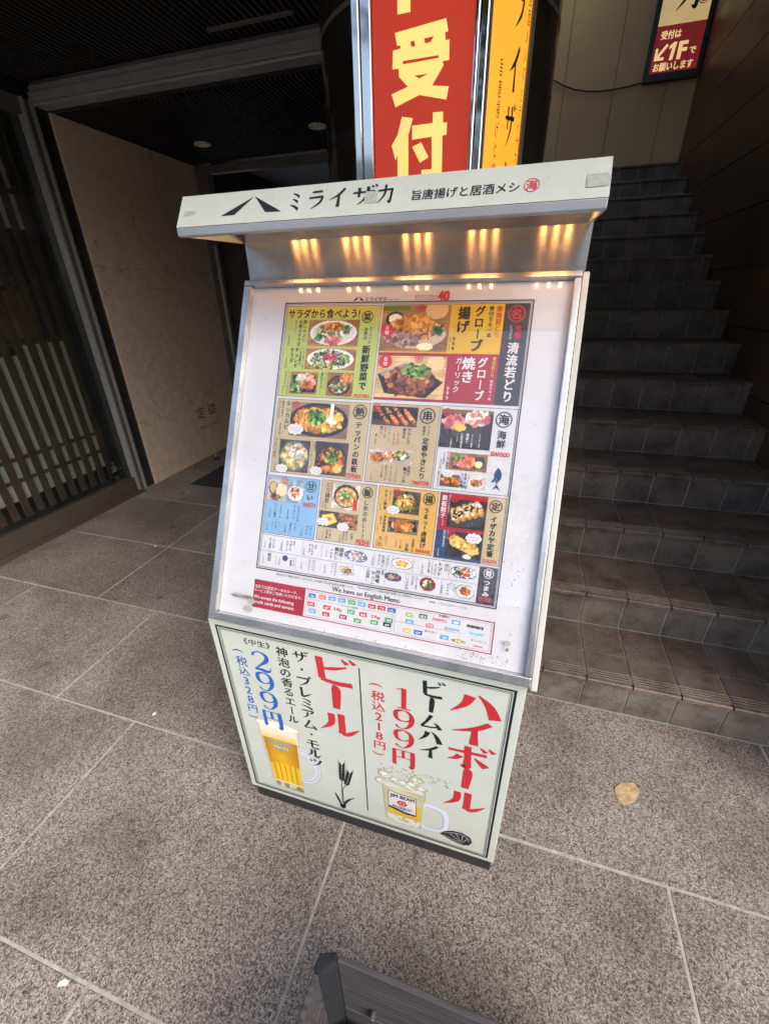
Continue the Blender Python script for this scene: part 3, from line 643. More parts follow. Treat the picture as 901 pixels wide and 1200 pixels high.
('V','スモーク',0.1772,0.2088,0.183,'k',0.01,1.0),
('V','249円',0.1627,0.2034,0.1827,'k',0,1.0),
('V','メンマ',0.143,0.2083,0.1851,'k',0.01,1.0),
('V','のり佃煮',0.1341,0.2099,0.1838,'k',0.01,1.0),
('V','149円',0.1211,0.2012,0.1837,'k',0,1.0),
('V','枝豆',0.1361,0.1748,0.1552,'k',0.03,1.1),
('V','199円',0.121,0.1663,0.1481,'k',0,1.0),
('C','',0.1762,0.1675,0.0067,'b','b'),
('V','しょうが',0.1986,0.1743,0.1537,'k',0.01,1.0),
('V','一夜漬',0.1912,0.1732,0.1519,'k',0.02,1.0),
('V','149円',0.1623,0.1689,0.1499,'k',0,1.0),
('V','パリパリ',0.246,0.1745,0.1492,'k',0.01,1.0),
('V','もろきゅう',0.2368,0.1748,0.1488,'k',0.01,1.0),
('V','199円',0.2182,0.167,0.1493,'k',0,1.0),
('V','チャンジャ',0.3008,0.1761,0.1479,'k',0.01,1.0),
('V','クリーム',0.2916,0.1748,0.153,'k',0.01,1.0),
('V','299円',0.2748,0.1672,0.1487,'k',0,1.0),
('H','※食材は全て国産を使用しております。',0.1569,0.2508,0.1288,'k',0,1.0),
('H','※お通し代328円(税込)頂戴します。',0.2544,0.3471,0.1284,'k',0,1.0),
('H','※仕入れ状況により商品内容が変更になる場合がございます。',0.3547,0.5039,0.1307,'k',0,1.0),
('H','※写真・イラストはイメージです。',0.5118,0.5906,0.1271,'k',0,1.0),
('H','We have an English Menu.',0.2967,0.4529,0.1165,'k',0.02,1.0),
('H','当店では認定データのカード、',0.1073,0.2167,0.0938,'w',0.02,1.0),
('H','サービス等をご利用いただけます。',0.1067,0.2287,0.0841,'w',0.02,1.0),
('H','We accept the following',0.1072,0.2098,0.0685,'w',0.03,1.0),
('H','credit cards and service.',0.1083,0.2128,0.0578,'w',0.03,1.0),
('L','VISA',0.2524,0.0944,'n'),
('L','MC',0.2769,0.0951,'o'),
('L','AMEX',0.3,0.0956,'c'),
('L','DC',0.3234,0.0953,'c'),
('L','JCB',0.3464,0.0954,'g'),
('L','UP',0.3691,0.0955,'c'),
('L','NC',0.3922,0.0948,'r'),
('L','TS',0.4138,0.0953,'r'),
('L','UC',0.4357,0.0949,'n'),
('L','PP',0.252,0.0756,'r'),
('L','dP',0.2902,0.0744,'r'),
('L','LP',0.3469,0.0748,'g'),
('L','au',0.3748,0.074,'r'),
('L','GP',0.4324,0.0727,'g'),
('L','WP',0.4013,0.062,'g'),
('L','AP',0.4297,0.0626,'k'),
('L','QP',0.3634,0.0587,'g'),
('L','RP',0.3302,0.0608,'m'),
('L','AL',0.2894,0.0592,'r'),
('L','MP',0.2566,0.0607,'c'),
('L','SU',0.475,0.0926,'l'),
('L','KI',0.504,0.0942,'d'),
('L','IC',0.4773,0.0779,'c'),
('L','TO',0.5196,0.0784,'p'),
('L','iD',0.4733,0.059,'y'),
('L','QP',0.4973,0.059,'n'),
('L','W',0.5521,0.0596,'c'),
('L','N',0.5796,0.0582,'y'),
('L','I',0.5721,0.0945,'c'),
('H','クレジットカード',0.3161,0.3632,0.1026,'k',0.0,1.0),
('H','バーコード決済',0.3235,0.3601,0.0852,'k',0,1.0),
('H','S Pay',0.3063,0.326,0.0741,'r',0.04,1.0),
('H','S Pay',0.3933,0.4134,0.0735,'r',0.04,1.0),
('H','交通系IC',0.5353,0.5584,0.1027,'k',0,1.0),
('H','電子マネー',0.5106,0.5366,0.0658,'k',0,1.0),
('H','PASMO',0.5239,0.5531,0.0932,'p',0.05,1.0),
('H','SUGOCA',0.551,0.5808,0.0795,'c',0.05,1.0),
('H','manaca',0.594,0.6269,0.0925,'k',0.04,1.0),
('P','blue_card',0.6006,0.0768,0.6287,0.0826,'c'),
('H','ギフトカード',0.6048,0.6357,0.0658,'k',0,1.0),
('H','RAKUTEN',0.6119,0.6287,0.0551,'r',0.05,1.0),
('H','nanaco',0.5665,0.5945,0.0582,'k',0,1.0),
]
LOW=[('V','ビール',0.3248,0.7154,0.4386,'r','B',1.0),
('V','ザ・プレミアム・モルツ',0.2421,0.7117,0.2718,'k','B',1.0),
('V','神泡の香るエール',0.1943,0.7121,0.4369,'k',0.03,1.0),
('V','299円',0.1298,0.6795,0.3962,'n','B',1.1),
('V','(税込328円)',0.072,0.6821,0.4025,'n',0.02,1.0),
('H','《中生》',0.0914,0.164,0.7045,'k',0.02,0.9),
('P','beer_mug_picture',0.0741,0.1328,0.2503,0.4157,'beer'),
('BARLEY',0.3253,0.3532,0.3074,0.114),
('V','ハイボール',0.6496,0.7096,0.272,'r','B',1.0),
('V','ビームハイ',0.5573,0.7122,0.4478,'k','B',1.0),
('V','199円',0.4942,0.6696,0.3861,'r','B',1.1),
('V','(税込218円)',0.4326,0.6764,0.393,'r',0.02,1.0),
('P','highball_picture',0.4074,0.1694,0.6467,0.3706,'high'),
('LEMON',0.599,0.1059,0.6884,0.1699,0.642,0.1833,0.6603,0.1143),
('DIV',0.3937,0.7002,0.387,0.1343),
]
HOOD=[('H','旨唐揚げと居酒メシ',0.4415,0.6046,0.0229,'k',0.03,1.0),
('C','海',0.6217,0.024,0.0112,'r',None),
]
# ------------------------------------------------------------------ materials
GRAN = granite('pink_granite')
GROUT = mat('pale_grout', (.37, .36, .325), .85, var=.25, vscale=40)
TILE_R = tile_mat('riser_tile_stone', (.19, .17, .146), (.36, .325, .28))
TILE_T = tile_mat('tread_tile_stone', (.185, .145, .118), (.38, .31, .255))
TGROUT = mat('stair_grout', (.36, .35, .31), .9, var=.3, vscale=30)
LIME = mat('limestone', (.70, .55, .405), .55, var=.11, vscale=14, bump=.15, bscale=60)
qn_ = LIME.node_tree; qb_ = qn_.nodes['Principled BSDF']; qs_ = qb_.inputs['Base Color'].links[0].from_socket
qw_ = nd(qn_, 'TexNoise'); qn_.links.new(coords(qn_), qw_.inputs[0]); qw_.inputs['Scale'].default_value = 5; qw_.inputs['Detail'].default_value = 6
qa_ = nd(qn_, 'VectorMath', operation='MULTIPLY_ADD'); qn_.links.new(qw_.outputs[1], qa_.inputs[0]); qa_.inputs[1].default_value = (.35,)*3; qn_.links.new(coords(qn_), qa_.inputs[2])
qv_ = nd(qn_, 'TexVoronoi', feature='DISTANCE_TO_EDGE'); qn_.links.new(qa_.outputs[0], qv_.inputs[0]); qv_.inputs['Scale'].default_value = 1.7
qm_ = ramp(qn_, qw_.outputs[0], [(.42, (1, 1, 1)), (.52, (0, 0, 0))])
qc_ = ramp(qn_, qv_.outputs[0], [(0, (.62, .56, .50)), (.012, (1, 1, 1))])
qn_.links.new(mixc(qn_, qs_, mixc(qn_, qc_, (1, 1, 1), qm_), 1., 'MULTIPLY'), qb_.inputs['Base Color'])
PLAST = mat('beige_plaster', (.55, .46, .36), .7)  # pale colour chosen so the hidden partition bounces light to lobby and stairs
DKWALL = mat('dark_brown_stone', (.13, .09, .056), .42, var=.35, vscale=2.5, rvar=.1)
OLIVE = mat('olive_panel', (.62, .50, .28), .6, var=.08, vscale=2)
BLACKM = mat('black_painted_metal', (.02, .02, .021), .4, var=.3)
DARKC = mat('dark_ceiling_paint', (.028, .026, .027), .6, var=.2)
ALU = mat('brushed_aluminium', (.42, .42, .40), .42, .45, var=.12, vscale=20, stretch=(1, 1, 8))
ALU2 = mat('dull_aluminium', (.30, .30, .28), .5, .3, var=.15)
DALU = mat('bronze_anodised_metal', (.17, .15, .135), .42, .4, var=.2)
GLOSSB = mat('polished_black_cladding', (.02, .016, .012), .13, 0., var=.3, coat=.6)
MIRROR = mat('mirror_polished_steel', (.58, .58, .56), .07, 1., var=.1, vscale=9, rvar=.03)
STEEL = steel('brushed_steel')
STEELF = steel('steel_frame', (.70, .69, .67), .24, .3, met=.85, an=0.)
HOODP = mat('off_white_enamel', (.55, .59, .535), .42, var=.06, vscale=14, coat=.2)
HOODG = mat('grey_aluminium_lip', (.42, .44, .46), .4, .5, var=.1)
GREENP = mat('pale_green_panel', (.62, .675, .615), .5, var=.03, vscale=18, coat=.25, bump=.05, bscale=500)
BLACKP = mat('dark_plinth', (.028, .03, .034), .6, var=.3)
WHITEC = mat('white_case_plastic', (.52, .53, .49), .5, var=.08)
POSTER = mat('poster_paper', (.66, .67, .70), .5, var=.05, vscale=9, back=GLOW)
GLASS = glass_mat('clear_glass', (.93, .95, .94))
ACRYL = glass_mat('clear_acrylic', (.985, .985, .99), .012)
INKS = {'k': mat('black_ink', (.014, .018, .024), .5), 'w': mat('white_ink', (.74, .74, .75), .5, var=.03), 'r': mat('red_ink', (.58, .03, .045), .5, var=.08),
 'y': mat('yellow_ink', (.75, .55, .08), .5), 'n': mat('blue_ink', (.02, .13, .48), .5), 'b': mat('navy_ink', (.03, .07, .16), .5), 'c': mat('sky_blue_ink', (.1, .4, .7), .5),
 'g': mat('green_ink', (.05, .4, .12), .5), 'o': mat('orange_ink', (.7, .2, .03), .5), 'm': mat('maroon_ink', (.3, .03, .08), .5), 'l': mat('lime_ink', (.3, .6, .05), .5),
 'd': mat('dark_green_ink', (.05, .2, .08), .5), 'p': mat('pink_ink', (.75, .2, .3), .5), 'lg': mat('cell_green_print', (.45, .55, .15), .5, var=.05), 'yg': mat('cell_olive_yellow_print', (.60, .56, .10), .5), 'ly': mat('cell_yellow_print', (.72, .46, .04), .5),
 'dr': mat('cell_red_print', (.36, .03, .05), .5), 'ch': mat('cell_charcoal_print', (.05, .05, .065), .5), 'tn': mat('cell_tan_print', (.52, .43, .27), .5), 'bl': mat('cell_blue_print', (.24, .45, .68), .5), 'am': mat('cell_amber_print', (.70, .42, .11), .5),
 'nv': mat('cell_navy_print', (.03, .07, .15), .5), 'gy': mat('grey_tape', (.36, .38, .36), .5), 'st': mat('brown_grime', (.20, .16, .12), .9, var=.3, vscale=90)}
PRINT = vmat()
PRINTB = vmat('glow_print', .45, GLOW)
def with_glow(m):  # copy of an ink with the faint added glow
    c = m.copy(); c.name = m.name+'_glow'; n = c.node_tree.nodes['Principled BSDF']; s = n.inputs['Base Color'].links[0].from_socket
    c.node_tree.links.new(s, n.inputs['Emission Color']); n.inputs['Emission Strength'].default_value = GLOW; return c
INKB = {k: with_glow(v) for k, v in INKS.items()}
WOODG = mat('weathered_grey_timber', (.05, .048, .053), .9, var=.6, vscale=5, stretch=(1.2, 26, 26), bump=.5, bscale=12)
LATT = mat('dark_lattice_timber', (.06, .04, .029), .6, var=.25)
PAPER = mat('shoji_paper', (.34, .355, .32), .8, var=.06)
CONC = mat('dark_concrete', (.06, .057, .052), .9)
# ------------------------------------------------------------------ pavement
road = tag(MB().box(-60, 60, -60, -6.2, -.5, -.13).build('road', mat('asphalt', (.05, .05, .052), .9, var=.25, bump=.4, bscale=200)), kind='structure')
gr = tag(MB().box(-400, 400, -400, 400, -1.2, -.52).build('ground', CONC), kind='structure')
pav = tag(MB().box(-14, 12, -6.1, 6.4, -.4, -.0012).build('pavement', GROUT), kind='structure')
ys = [.155+.595*i for i in range(-10, 0)]+[.155, .7525, 1.3035, 1.843, 2.438, 3.033, 3.628, 4.223, 4.818, 5.413]
slab_mesh = {}
g = .0034
for j in range(len(ys)-1):
    y0, y1 = ys[j], ys[j+1]; row = j-10
    BR = {1: [-4.30, -3.40, -2.50, -1.66, -.80, .04, .973, 1.88, 2.785]}.get(row)
    off = {0: -.353, 1: -1.66-.9+.93, 2: -2.058}.get(row, (-.353 if row % 2 == 0 else .097)-(.0 if row < 0 else .35))
    if row == 1: off = .13-.03
    if BR is None:
        k = int((-4.6-off)/.905); BR = []
        while off+k*.905 < 3.4+.905: BR.append(off+k*.905); k += 1
    for x0, x1 in zip(BR, BR[1:]):
        if row >= 2 and x0 >= -.1: continue
        if row < -4 and (x0 < -2.5 or x0 > 2): continue
        yy1 = y1
        key = (round(y1-y0, 3), round(x1-x0, 3)); hw = (x1-x0)/2
        if key not in slab_mesh:
            o = MB().box(-hw+g, hw-g, -(y1-y0)/2+g, (y1-y0)/2-g, -.03, 0, .0015).build('paving_slab', GRAN, pav); slab_mesh[key] = o
        else: o = dup(slab_mesh[key], pav)
        o.location = ((x0+x1)/2, (y0+y1)/2, random.uniform(-.0006, .0006))
kerb = tag(box('kerb', GROUT, None, -14, 12, -6.25, -6.1, -.3, .0), kind='structure')
# ------------------------------------------------------------------ stairs
st = MB(); R_, T_ = .165, .30; Y0 = 1.303; N_ = 15; XL, XR = -.02, 1.2
prof = [(Y0, -.3)]
for k in range(N_):
    prof += [(Y0+k*T_, k*R_+(R_ if 0 else 0)), (Y0+k*T_, (k+1)*R_-.0)]
prof += [(5.9, N_*R_), (5.9, -.3)]
pp = [(y+.012, z-.012) if z > 0 else (y, z) for y, z in prof]
pp2 = [(Y0+.012, -.3)]
for k in range(N_):
    pp2 += [(Y0+.012+k*T_, k*R_-(.012 if k else .3)), (Y0+.012+k*T_, (k+1)*R_-.012)]
pp2 = [p for i, p in enumerate(pp2) if i == 0 or p != pp2[i-1]]
pp2 += [(5.9, N_*R_-.012), (5.9, -.3)]
stairs = MB()
for k in range(N_):
    stairs.box(XL, XR, Y0+.0035+k*T_, 5.9 if k == N_-1 else Y0+.0035+(k+1)*T_, -.3, (k+1)*R_-.0045)
stairs = tag(stairs.build('stairs', TGROUT), kind='structure')
TW = .1553; xo = .2185
pr = {}; cnt = {'riser_tile': 0, 'nosing_tile': 0, 'tread_tile': 0}
def groove_tile(w):
    m = MB(); l = .150; th = .02
    prof = [(-.0205, -.017), (-.0205, -.004), (-.0165, 0.)]
    y = -.006
    for i in range(4): prof += [(y, 0.), (y+.0018, -.0028), (y+.0042, -.0028), (y+.006, 0.)]; y += .012
    prof += [(l-.0205-.003, 0.), (l-.0205-.003, -.017)]
    return m.prism_x(prof, -w/2, w/2)
for k in range(N_):
    z0 = k*R_; yr = Y0+k*T_
    i = math.floor((XL-xo)/TW)
    while xo+i*TW < XR-.01:
        a = max(XL, xo+i*TW); b = min(XR, xo+(i+1)*TW); i += 1
        w = round(b-a-.006, 4); cx = (a+b)/2
        if w < .02: continue
        specs = [('riser_tile', (cx, yr, z0)), ('nosing_tile', (cx, yr, z0+R_))]
        if k < 9: specs.append(('tread_tile', (cx, yr, z0+R_)))
        for nm, loc in specs:
            if (nm, w) not in pr:
                if nm == 'riser_tile': o = MB().box(-w/2, w/2, 0, .006, .002, .1455).build(nm, TILE_R, stairs)
                elif nm == 'nosing_tile': o = groove_tile(w).build(nm, TILE_T, stairs)
                else: o = MB().box(-w/2, w/2, .1325, .2965, -.02, -.0006).build(nm, TILE_T, stairs)
                pr[(nm, w)] = o
            else: o = dup(pr[(nm, w)], stairs)
            o.location = (loc[0], loc[1]+random.uniform(-.0006, .0006), loc[2]+random.uniform(-.0006, .0004))
# ------------------------------------------------------------------ walls round the stairs
rw = thing('stair_wall', 'dark brown polished stone wall on the right side of the stairs', 'wall')
rb = box('wall_core', CONC, rw, 1.215, 1.9, 1.0, 6.2, -.2, 5.2)
for r in range(16):
    z = -.02+r*.315; off = .0 if r % 2 else .6
    y = 1.0-off
    while y < 6.0:
        a = max(1.0, y); b = min(6.0, y+1.2); y += 1.2
        if b-a > .05: box('stone_panel', DKWALL, rw, 1.2+random.uniform(0, .001), 1.2145, a+.0025, b-.0025, z+.003, z+.312)
bw = thing('landing_wall', 'olive beige panelled wall at the head of the stairs', 'wall')
box('wall_core', CONC, bw, -.6, 1.9, 5.735, 6.3, 2.0, 5.2)
for a, b in ((-.35, .084), (.084, .524), (.524, .964), (.964, 1.21)):
    box('wall_panel', OLIVE, bw, a+.0025, b-.0025, 5.71, 5.733, 2.49, 5.1)
box('skirting', BLACKM, bw, -.35, 1.2, 5.705, 5.72, 2.476, 2.488)
cab = MB(); pts = []
P5 = [(-.097, 3.31), (-.04, 3.23), (.077, 3.171), (.18, 3.13), (.289, 3.108), (.40, 3.095), (.512, 3.094), (.64, 3.10), (.759, 3.115)]
for a, b in zip(P5, P5[1:]): cab.tube((a[0], 5.70, a[1]), (b[0], 5.70, b[1]), .006, 6)
tag(cab.build('cable', BLACKM), 'thin black cable sagging across the olive landing wall to the sign', 'cable')
pw = thing('partition_wall', 'wall between the stairs and the lobby behind the black column, made beige to bounce light', 'wall')
box('plaster_wall', PLAST, pw, -.62, -.021, 1.95, 5.734, -.1, 5.2)
tag(box('stair_ceiling', DARKC, None, -.62, 1.9, 1.7, 4.6, 5.2, 5.4), kind='structure')  # ends short of the landing wall; gap added to let daylight down
fac = thing('upper_facade', 'dark building front above the entrance canopy', 'building')
box('facade_wall', CONC, fac, -9, -.63, 2.7, 3.2, 2.9, 9); box('facade_wall', CONC, fac, 1.91, 9, 1.0, 3.2, -.2, 9); box('facade_wall', CONC, fac, -.63, 1.91, 1.5, 1.69, 5.21, 9)
# ------------------------------------------------------------------ canopy ceiling, header beam, lobby ceiling
can = tag(MB().box(-9, -.14, CANY, 2.689, 2.605, 2.9).box(-.14, 9, CANY, 2.7, 2.72, 2.9).build('canopy_ceiling', DARKC), kind='structure')
rib = MB(); x = -3.0
while x < -.16: rib.box(x, x+.016, CANY+.02, 2.618, 2.585, 2.604); x += .034
tag(rib.build('ceiling_rib', DARKC, can), kind='stuff')
lc = tag(box('lobby_ceiling', DARKC, None, -3.4, -.63, 2.74, 4.0, 2.485, 2.6), kind='structure')
rib = MB(); x = -2.9
while x < -.66: rib.box(x, x+.014, 2.76, 3.98, 2.467, 2.484); x += .03
tag(rib.build('ceiling_rib', DARKC, lc), kind='stuff')
hb = thing('header_beam', 'brushed aluminium header rail spanning the lobby opening below the canopy', 'beam')
box('fascia', DARKC, hb, -3.0, -.63, 2.69, 2.73, 2.47, 2.9)
for z0, z1, y0, m in ((2.532, 2.565, 2.608, ALU), (2.487, 2.531, 2.590, ALU2), (2.472, 2.486, 2.600, ALU), (2.566, 2.585, 2.62, DALU)):
    box('rail', m, hb, -2.95, -.63, y0, 2.689, z0, z1, .003)
vt = thing('ceiling_vent', 'slim linear air vent set in the ribbed canopy ceiling', 'vent')
box('vent_slot', mat('vent_grey', (.13, .12, .11), .6), vt, -1.615, -1.165, 2.485, 2.512, 2.578, 2.5845)
def downlight(x, y, lab):
    t = thing('downlight', lab, 'ceiling light', 'unlit downlights in the lobby ceiling'); n = 28
    m = MB(); v = []; r1, r2, r3 = .062, .05, .042
    for r, z in ((r1, 2.4665), (r1, 2.460), (r2, 2.459), (r3, 2.476)):
        v += [(x+r*math.cos(2*math.pi*i/n), y+r*math.sin(2*math.pi*i/n), z) for i in range(n)]
    f = [(q*n+i, q*n+(i+1) % n, (q+1)*n+(i+1) % n, (q+1)*n+i) for q in range(3) for i in range(n)]
    m.add(v, f); m.build('trim_ring', mat('cream_trim', (.75, .68, .55), .5), t)
    MB().tube((x, y, 2.477), (x, y, 2.4662), .043, 24).build('diffuser', mat('frosted_diffuser', (.8, .74, .62), .4), t)
downlight(-2.47, 3.52, 'unlit round downlight in the lobby ceiling nearer the limestone wall')
downlight(-1.505, 3.47, 'unlit round downlight in the lobby ceiling next to the black column')
# ------------------------------------------------------------------ limestone wall
lw = thing('limestone_wall', 'beige limestone wall of the lobby beside the glass front', 'wall')
box('wall_core', CONC, lw, -3.4, -2.945, 2.69, 4.0, -.1, 2.484)
zs = [0, .085, .635, 1.65, 2.467]
for a, b in zip(zs, zs[1:]): box('stone_panel', LIME, lw, -2.944, -2.93+(.004 if a == 0 else 0), 2.69, 4.0, a+.0012, b-.0012)
ink = Ink((-2.93, 0, 0), (0, 1, 0), (0, 0, 1), lw, INKS, .0008)
ink.char('定', 3.43, .44, .12, 'k', .0, 1.1); ink.char('礎', 3.60, .44, .12, 'k', .0, 1.1)
ink.htext('昭和六十年三月', 3.38, 3.68, .30, 'm', 0)
ink.done('engraved_lettering')
# lobby far end
le = thing('lobby_doorway', 'dark inner doorway with metal posts at the far end of the lobby', 'doorway')
box('door_post', DALU, le, -2.925, -2.80, 3.99, 4.06, 0, 2.484)
MB().tube((-2.80, 3.93, .1), (-2.80, 3.93, 1.86), .016, 10).build('door_pull', ALU, le)
box('transom', DALU, le, -2.799, -.63, 4.0, 4.05, 2.40, 2.46)
box('door_panel', mat('dark_brown_door', (.07, .05, .042), .35, var=.2), le, -2.799, -2.0, 4.02, 4.05, .02, 2.02)
box('door_lintel', DALU, le, -2.799, -.63, 4.005, 4.045, 2.021, 2.07)
box('side_panel', BLACKM, le, -1.99, -.63, 4.02, 4.05, .02, 2.02)
ir = thing('inner_room', 'dim pale room seen over the lobby door', 'room')
box('ceiling_panel', mat('mauve_grey_paint', (.42, .38, .36), .7), ir, -3.4, -.63, 4.2, 6.0, 2.62, 2.7)
box('back_panel', mat('mauve_grey_wall', (.30, .27, .25), .7), ir, -3.4, -.63, 5.9, 6.0, 0, 2.62)
box('ceiling_edge', BLACKM, ir, -3.4, -3.0, 4.06, 5.9, 2.3, 2.61)
mt_ = thing('door_mat', 'dark charcoal door mat on the lobby floor', 'mat')
MB().box(-2.62, -1.75, 2.75, 3.35, .0008, .009, .004).build('mat_pile', mat('mat_fibre', (.035, .034, .038), .95, var=.3, vscale=60, bump=.6, bscale=600), mt_)
ds = thing('door_stopper', 'small black door stopper by the foot of the limestone wall', 'door stopper')
MB().tube((-2.80, 3.36, 0), (-2.80, 3.36, .03), .03, 14, .022).build('rubber_foot', BLACKM, ds); MB().tube((-2.80, 3.36, .031), (-2.80, 3.36, .055), .016, 12, .012).build('metal_cap', ALU, ds)
# ------------------------------------------------------------------ glass front on the left
gf = thing('glass_front', 'glazed restaurant front with metal frame over a dark timber lattice', 'shop front')
box('bottom_rail', mat('dark_bronze', (.075, .058, .048), .45), gf, -3.03, -2.965, -1.6, 2.53, .012, .125, .003)
box('sill', mat('sill_granite', (.08, .055, .05), .5, var=.2), gf, -3.1, -2.90, -1.6, 2.54, -.001, .011)
box('glass_pane', GLASS, gf, -3.004, -2.998, -1.6, 2.53, .1255, 2.42)
box('top_rail', DALU, gf, -3.04, -2.96, -1.6, 2.53, 2.4205, 2.50, .003)
box('fascia_panel', BLACKM, gf, -3.06, -2.98, -1.6, 2.62, 2.501, 2.604)
box('frame_stile', ALU, gf, -3.0, -2.945, 2.531, 2.548, 0.0, 2.5, .002)
box('frame_stile', DALU, gf, -3.01, -2.955, 2.549, 2.585, 0.0, 2.5, .002)
box('frame_stile', ALU, gf, -3.0, -2.942, 2.586, 2.606, 0.0, 2.5, .002)
box('frame_post', BLACKM, gf, -3.05, -2.952, 2.607, 2.688, 0.0, 2.471, .002)
for y in (2.20, 1.0): box('frame_stile', BLACKM, gf, -3.06, -3.03, y+.26, y+.30, .126, 2.42)
lt = thing('timber_lattice', 'dark timber lattice screen with pale paper panes behind the glass', 'screen')
y = -1.5; first = None
while y < 2.50:
    if first is None: first = box('lattice_slat', LATT, lt, -3.122, -3.108, 0, .044, .13, 2.42); o = first
    else: o = dup(first, lt)
    o.location = (0, y, 0); y += .0855
for z in (.37, .51, 1.20, 1.52, 2.05): box('lattice_rail', LATT, lt, -3.136, -3.123, -1.5, 2.5, z-.011, z+.011)
for z0, z1, a, b in ((.24, .3585, -1.5, 2.5), (.3815, .4985, -1.5, 2.5), (.5215, 1.13, -1.5, 2.12), (.5215, 1.188, 2.121, 2.46), (1.85, 2.038, 1.9, 2.46), (2.062, 2.38, 2.2, 2.46)):
    box('paper_pane', PAPER, lt, -3.139, -3.137, a, b, z0, z1)
tag(box('fabric_hanging', mat('tan_cloth', (.2, .15, .1), .9, var=.25, vscale=12), None, -3.20, -3.197, 1.95, 2.35, 1.22, 1.58), 'tan printed cloth hanging behind the upper part of the lattice', 'cloth')
rm = thing('restaurant_room', 'dark restaurant interior behind the lattice', 'room')
box('floor_panel', CONC, rm, -7, -3.06, -2, 2.9, .0, .02); box('back_wall', DARKC, rm, -7.1, -7, -2, 2.9, 0, 2.9); box('ceiling_panel', DARKC, rm, -7, -3.07, -2, 2.9, 2.77, 2.9); box('end_wall', DARKC, rm, -7, -3.06, 2.72, 2.9, .02, 2.76)
fl = thing('flower_pot', 'pale artificial flowers in a small dark pot inside the glass corner', 'potted flowers')
MB().tube((-3.06, 2.46, .02), (-3.06, 2.46, .17), .03, 14, .04).build('pot', BLACKM, fl)
pm = mat('pale_petal', (.34, .35, .30), .8)
for i in range(14):
    a = random.uniform(0, 6.28); r = random.uniform(.01, .05); z = random.uniform(.19, .25); m = MB()
    c = Vector((-3.06+r*.7*math.cos(a), 2.45+r*1.4*math.sin(a), z)); n = 6
    for j in range(5):
        t = j*1.256+a; d = Vector((math.cos(t), math.sin(t), .3)).normalized()*.022; s_ = d.cross(Vector((0, 0, 1)))*.5
        m.add([c, c+d*.6+s_, c+d, c+d*.6-s_+Vector((0, 0, .004))], [(0, 1, 2, 3)])
    m.build('flower', pm, fl)
# ------------------------------------------------------------------ black column
cl = thing('round_column', 'glossy black round column behind the lit reception sign', 'column')
n = 64; MB().prism_z([(-.356+.35*math.cos(2*math.pi*i/n), 1.764+.35*math.sin(2*math.pi*i/n)) for i in range(n)], 0, 5.2).build('shaft', GLOSSB, cl)
m = MB(); v = []
for z in (2.10, 2.112):
    v += [(-.356+.3515*math.cos(2*math.pi*i/n), 1.764+.3515*math.sin(2*math.pi*i/n), z) for i in range(n)]
m.add(v, [(i, (i+1) % n, (i+1) % n+n, i+n) for i in range(n)]); m.build('joint_band', DALU, cl)
# ------------------------------------------------------------------ red lit sign
def em(name, col, s, rough=.4):
    m = D.materials.new(name); m.use_nodes = True; nt = m.node_tree; b = nt.nodes['Principled BSDF']
    b.inputs['Base Color'].default_value = (*[x*.3 for x in col], 1); b.inputs['Roughness'].default_value = rough
    n_ = nd(nt, 'TexNoise'); nt.links.new(coords(nt), n_.inputs[0]); n_.inputs['Scale'].default_value = 5
    r_ = ramp(nt, n_.outputs[0], [(.3, tuple(x*.85 for x in col)), (.7, col)]); nt.links.new(r_, b.inputs['Emission Color'])
    b.inputs['Emission Strength'].default_value = s; return m
RS = em('lit_red_acrylic', (.50, .036, .012), .42); CS = em('lit_cream_acrylic', (1.0, .64, .19), .52)
rs = thing('reception_sign', 'tall lit red sign with cream lettering in a polished steel frame above the menu hood', 'sign')
yf = 1.25
box('sign_box', BLACKM, rs, -.425, -.148, yf+.004, yf+.15, 1.15, 3.0)
box('lit_face', RS, rs, -.3965, -.1735, yf, yf+.0035, 1.18, 2.98)
for a, b in ((-.4435, -.4245), (-.4235, -.3975)): box('frame_strip', MIRROR, rs, a, b, yf-.012, yf+.15, 1.15, 3.0, .003)
for a, b in ((-.1725, -.1625), (-.1615, -.1435)): box('frame_strip', MIRROR, rs, a, b, yf-.012, yf+.15, 1.15, 3.0, .003)
ink = Ink((0, yf, 0), (1, 0, 0), (0, 0, 1), rs, {'c': CS, 'r': RS}, .001)
UKE = [(-0.3456, 1.9515), (-0.2343, 1.9593), (-0.229, 1.9396), (-0.236, 1.9382), (-0.2338, 1.9263), (-0.2256, 1.9264), (-0.225, 1.8947), (-0.2395, 1.8944), (-0.2364, 1.888), (-0.2607, 1.8577), (-0.2234, 1.8524), (-0.228, 1.8309), (-0.2894, 1.8451), (-0.3451, 1.8299), (-0.354, 1.8528), (-0.3162, 1.8617), (-0.3371, 1.881), (-0.337, 1.8936), (-0.3518, 1.8945), (-0.3504, 1.924), (-0.3323, 1.9259), (-0.3341, 1.9309), (-0.341, 1.931)]
ink.poly(UKE[::-1], 'c')
for h in [[(-0.3111, 1.9332), (-0.3026, 1.9342), (-0.2996, 1.925), (-0.3082, 1.9249)], [(-0.2806, 1.9345), (-0.2595, 1.9354), (-0.2659, 1.9276), (-0.2781, 1.9263)], [(-0.3282, 1.905), (-0.2483, 1.9047), (-0.2481, 1.9003), (-0.327, 1.8995)], [(-0.3017, 1.8783), (-0.2699, 1.8776), (-0.29, 1.8723)]]:
    ink.poly(h[::-1], 'r', .0008)
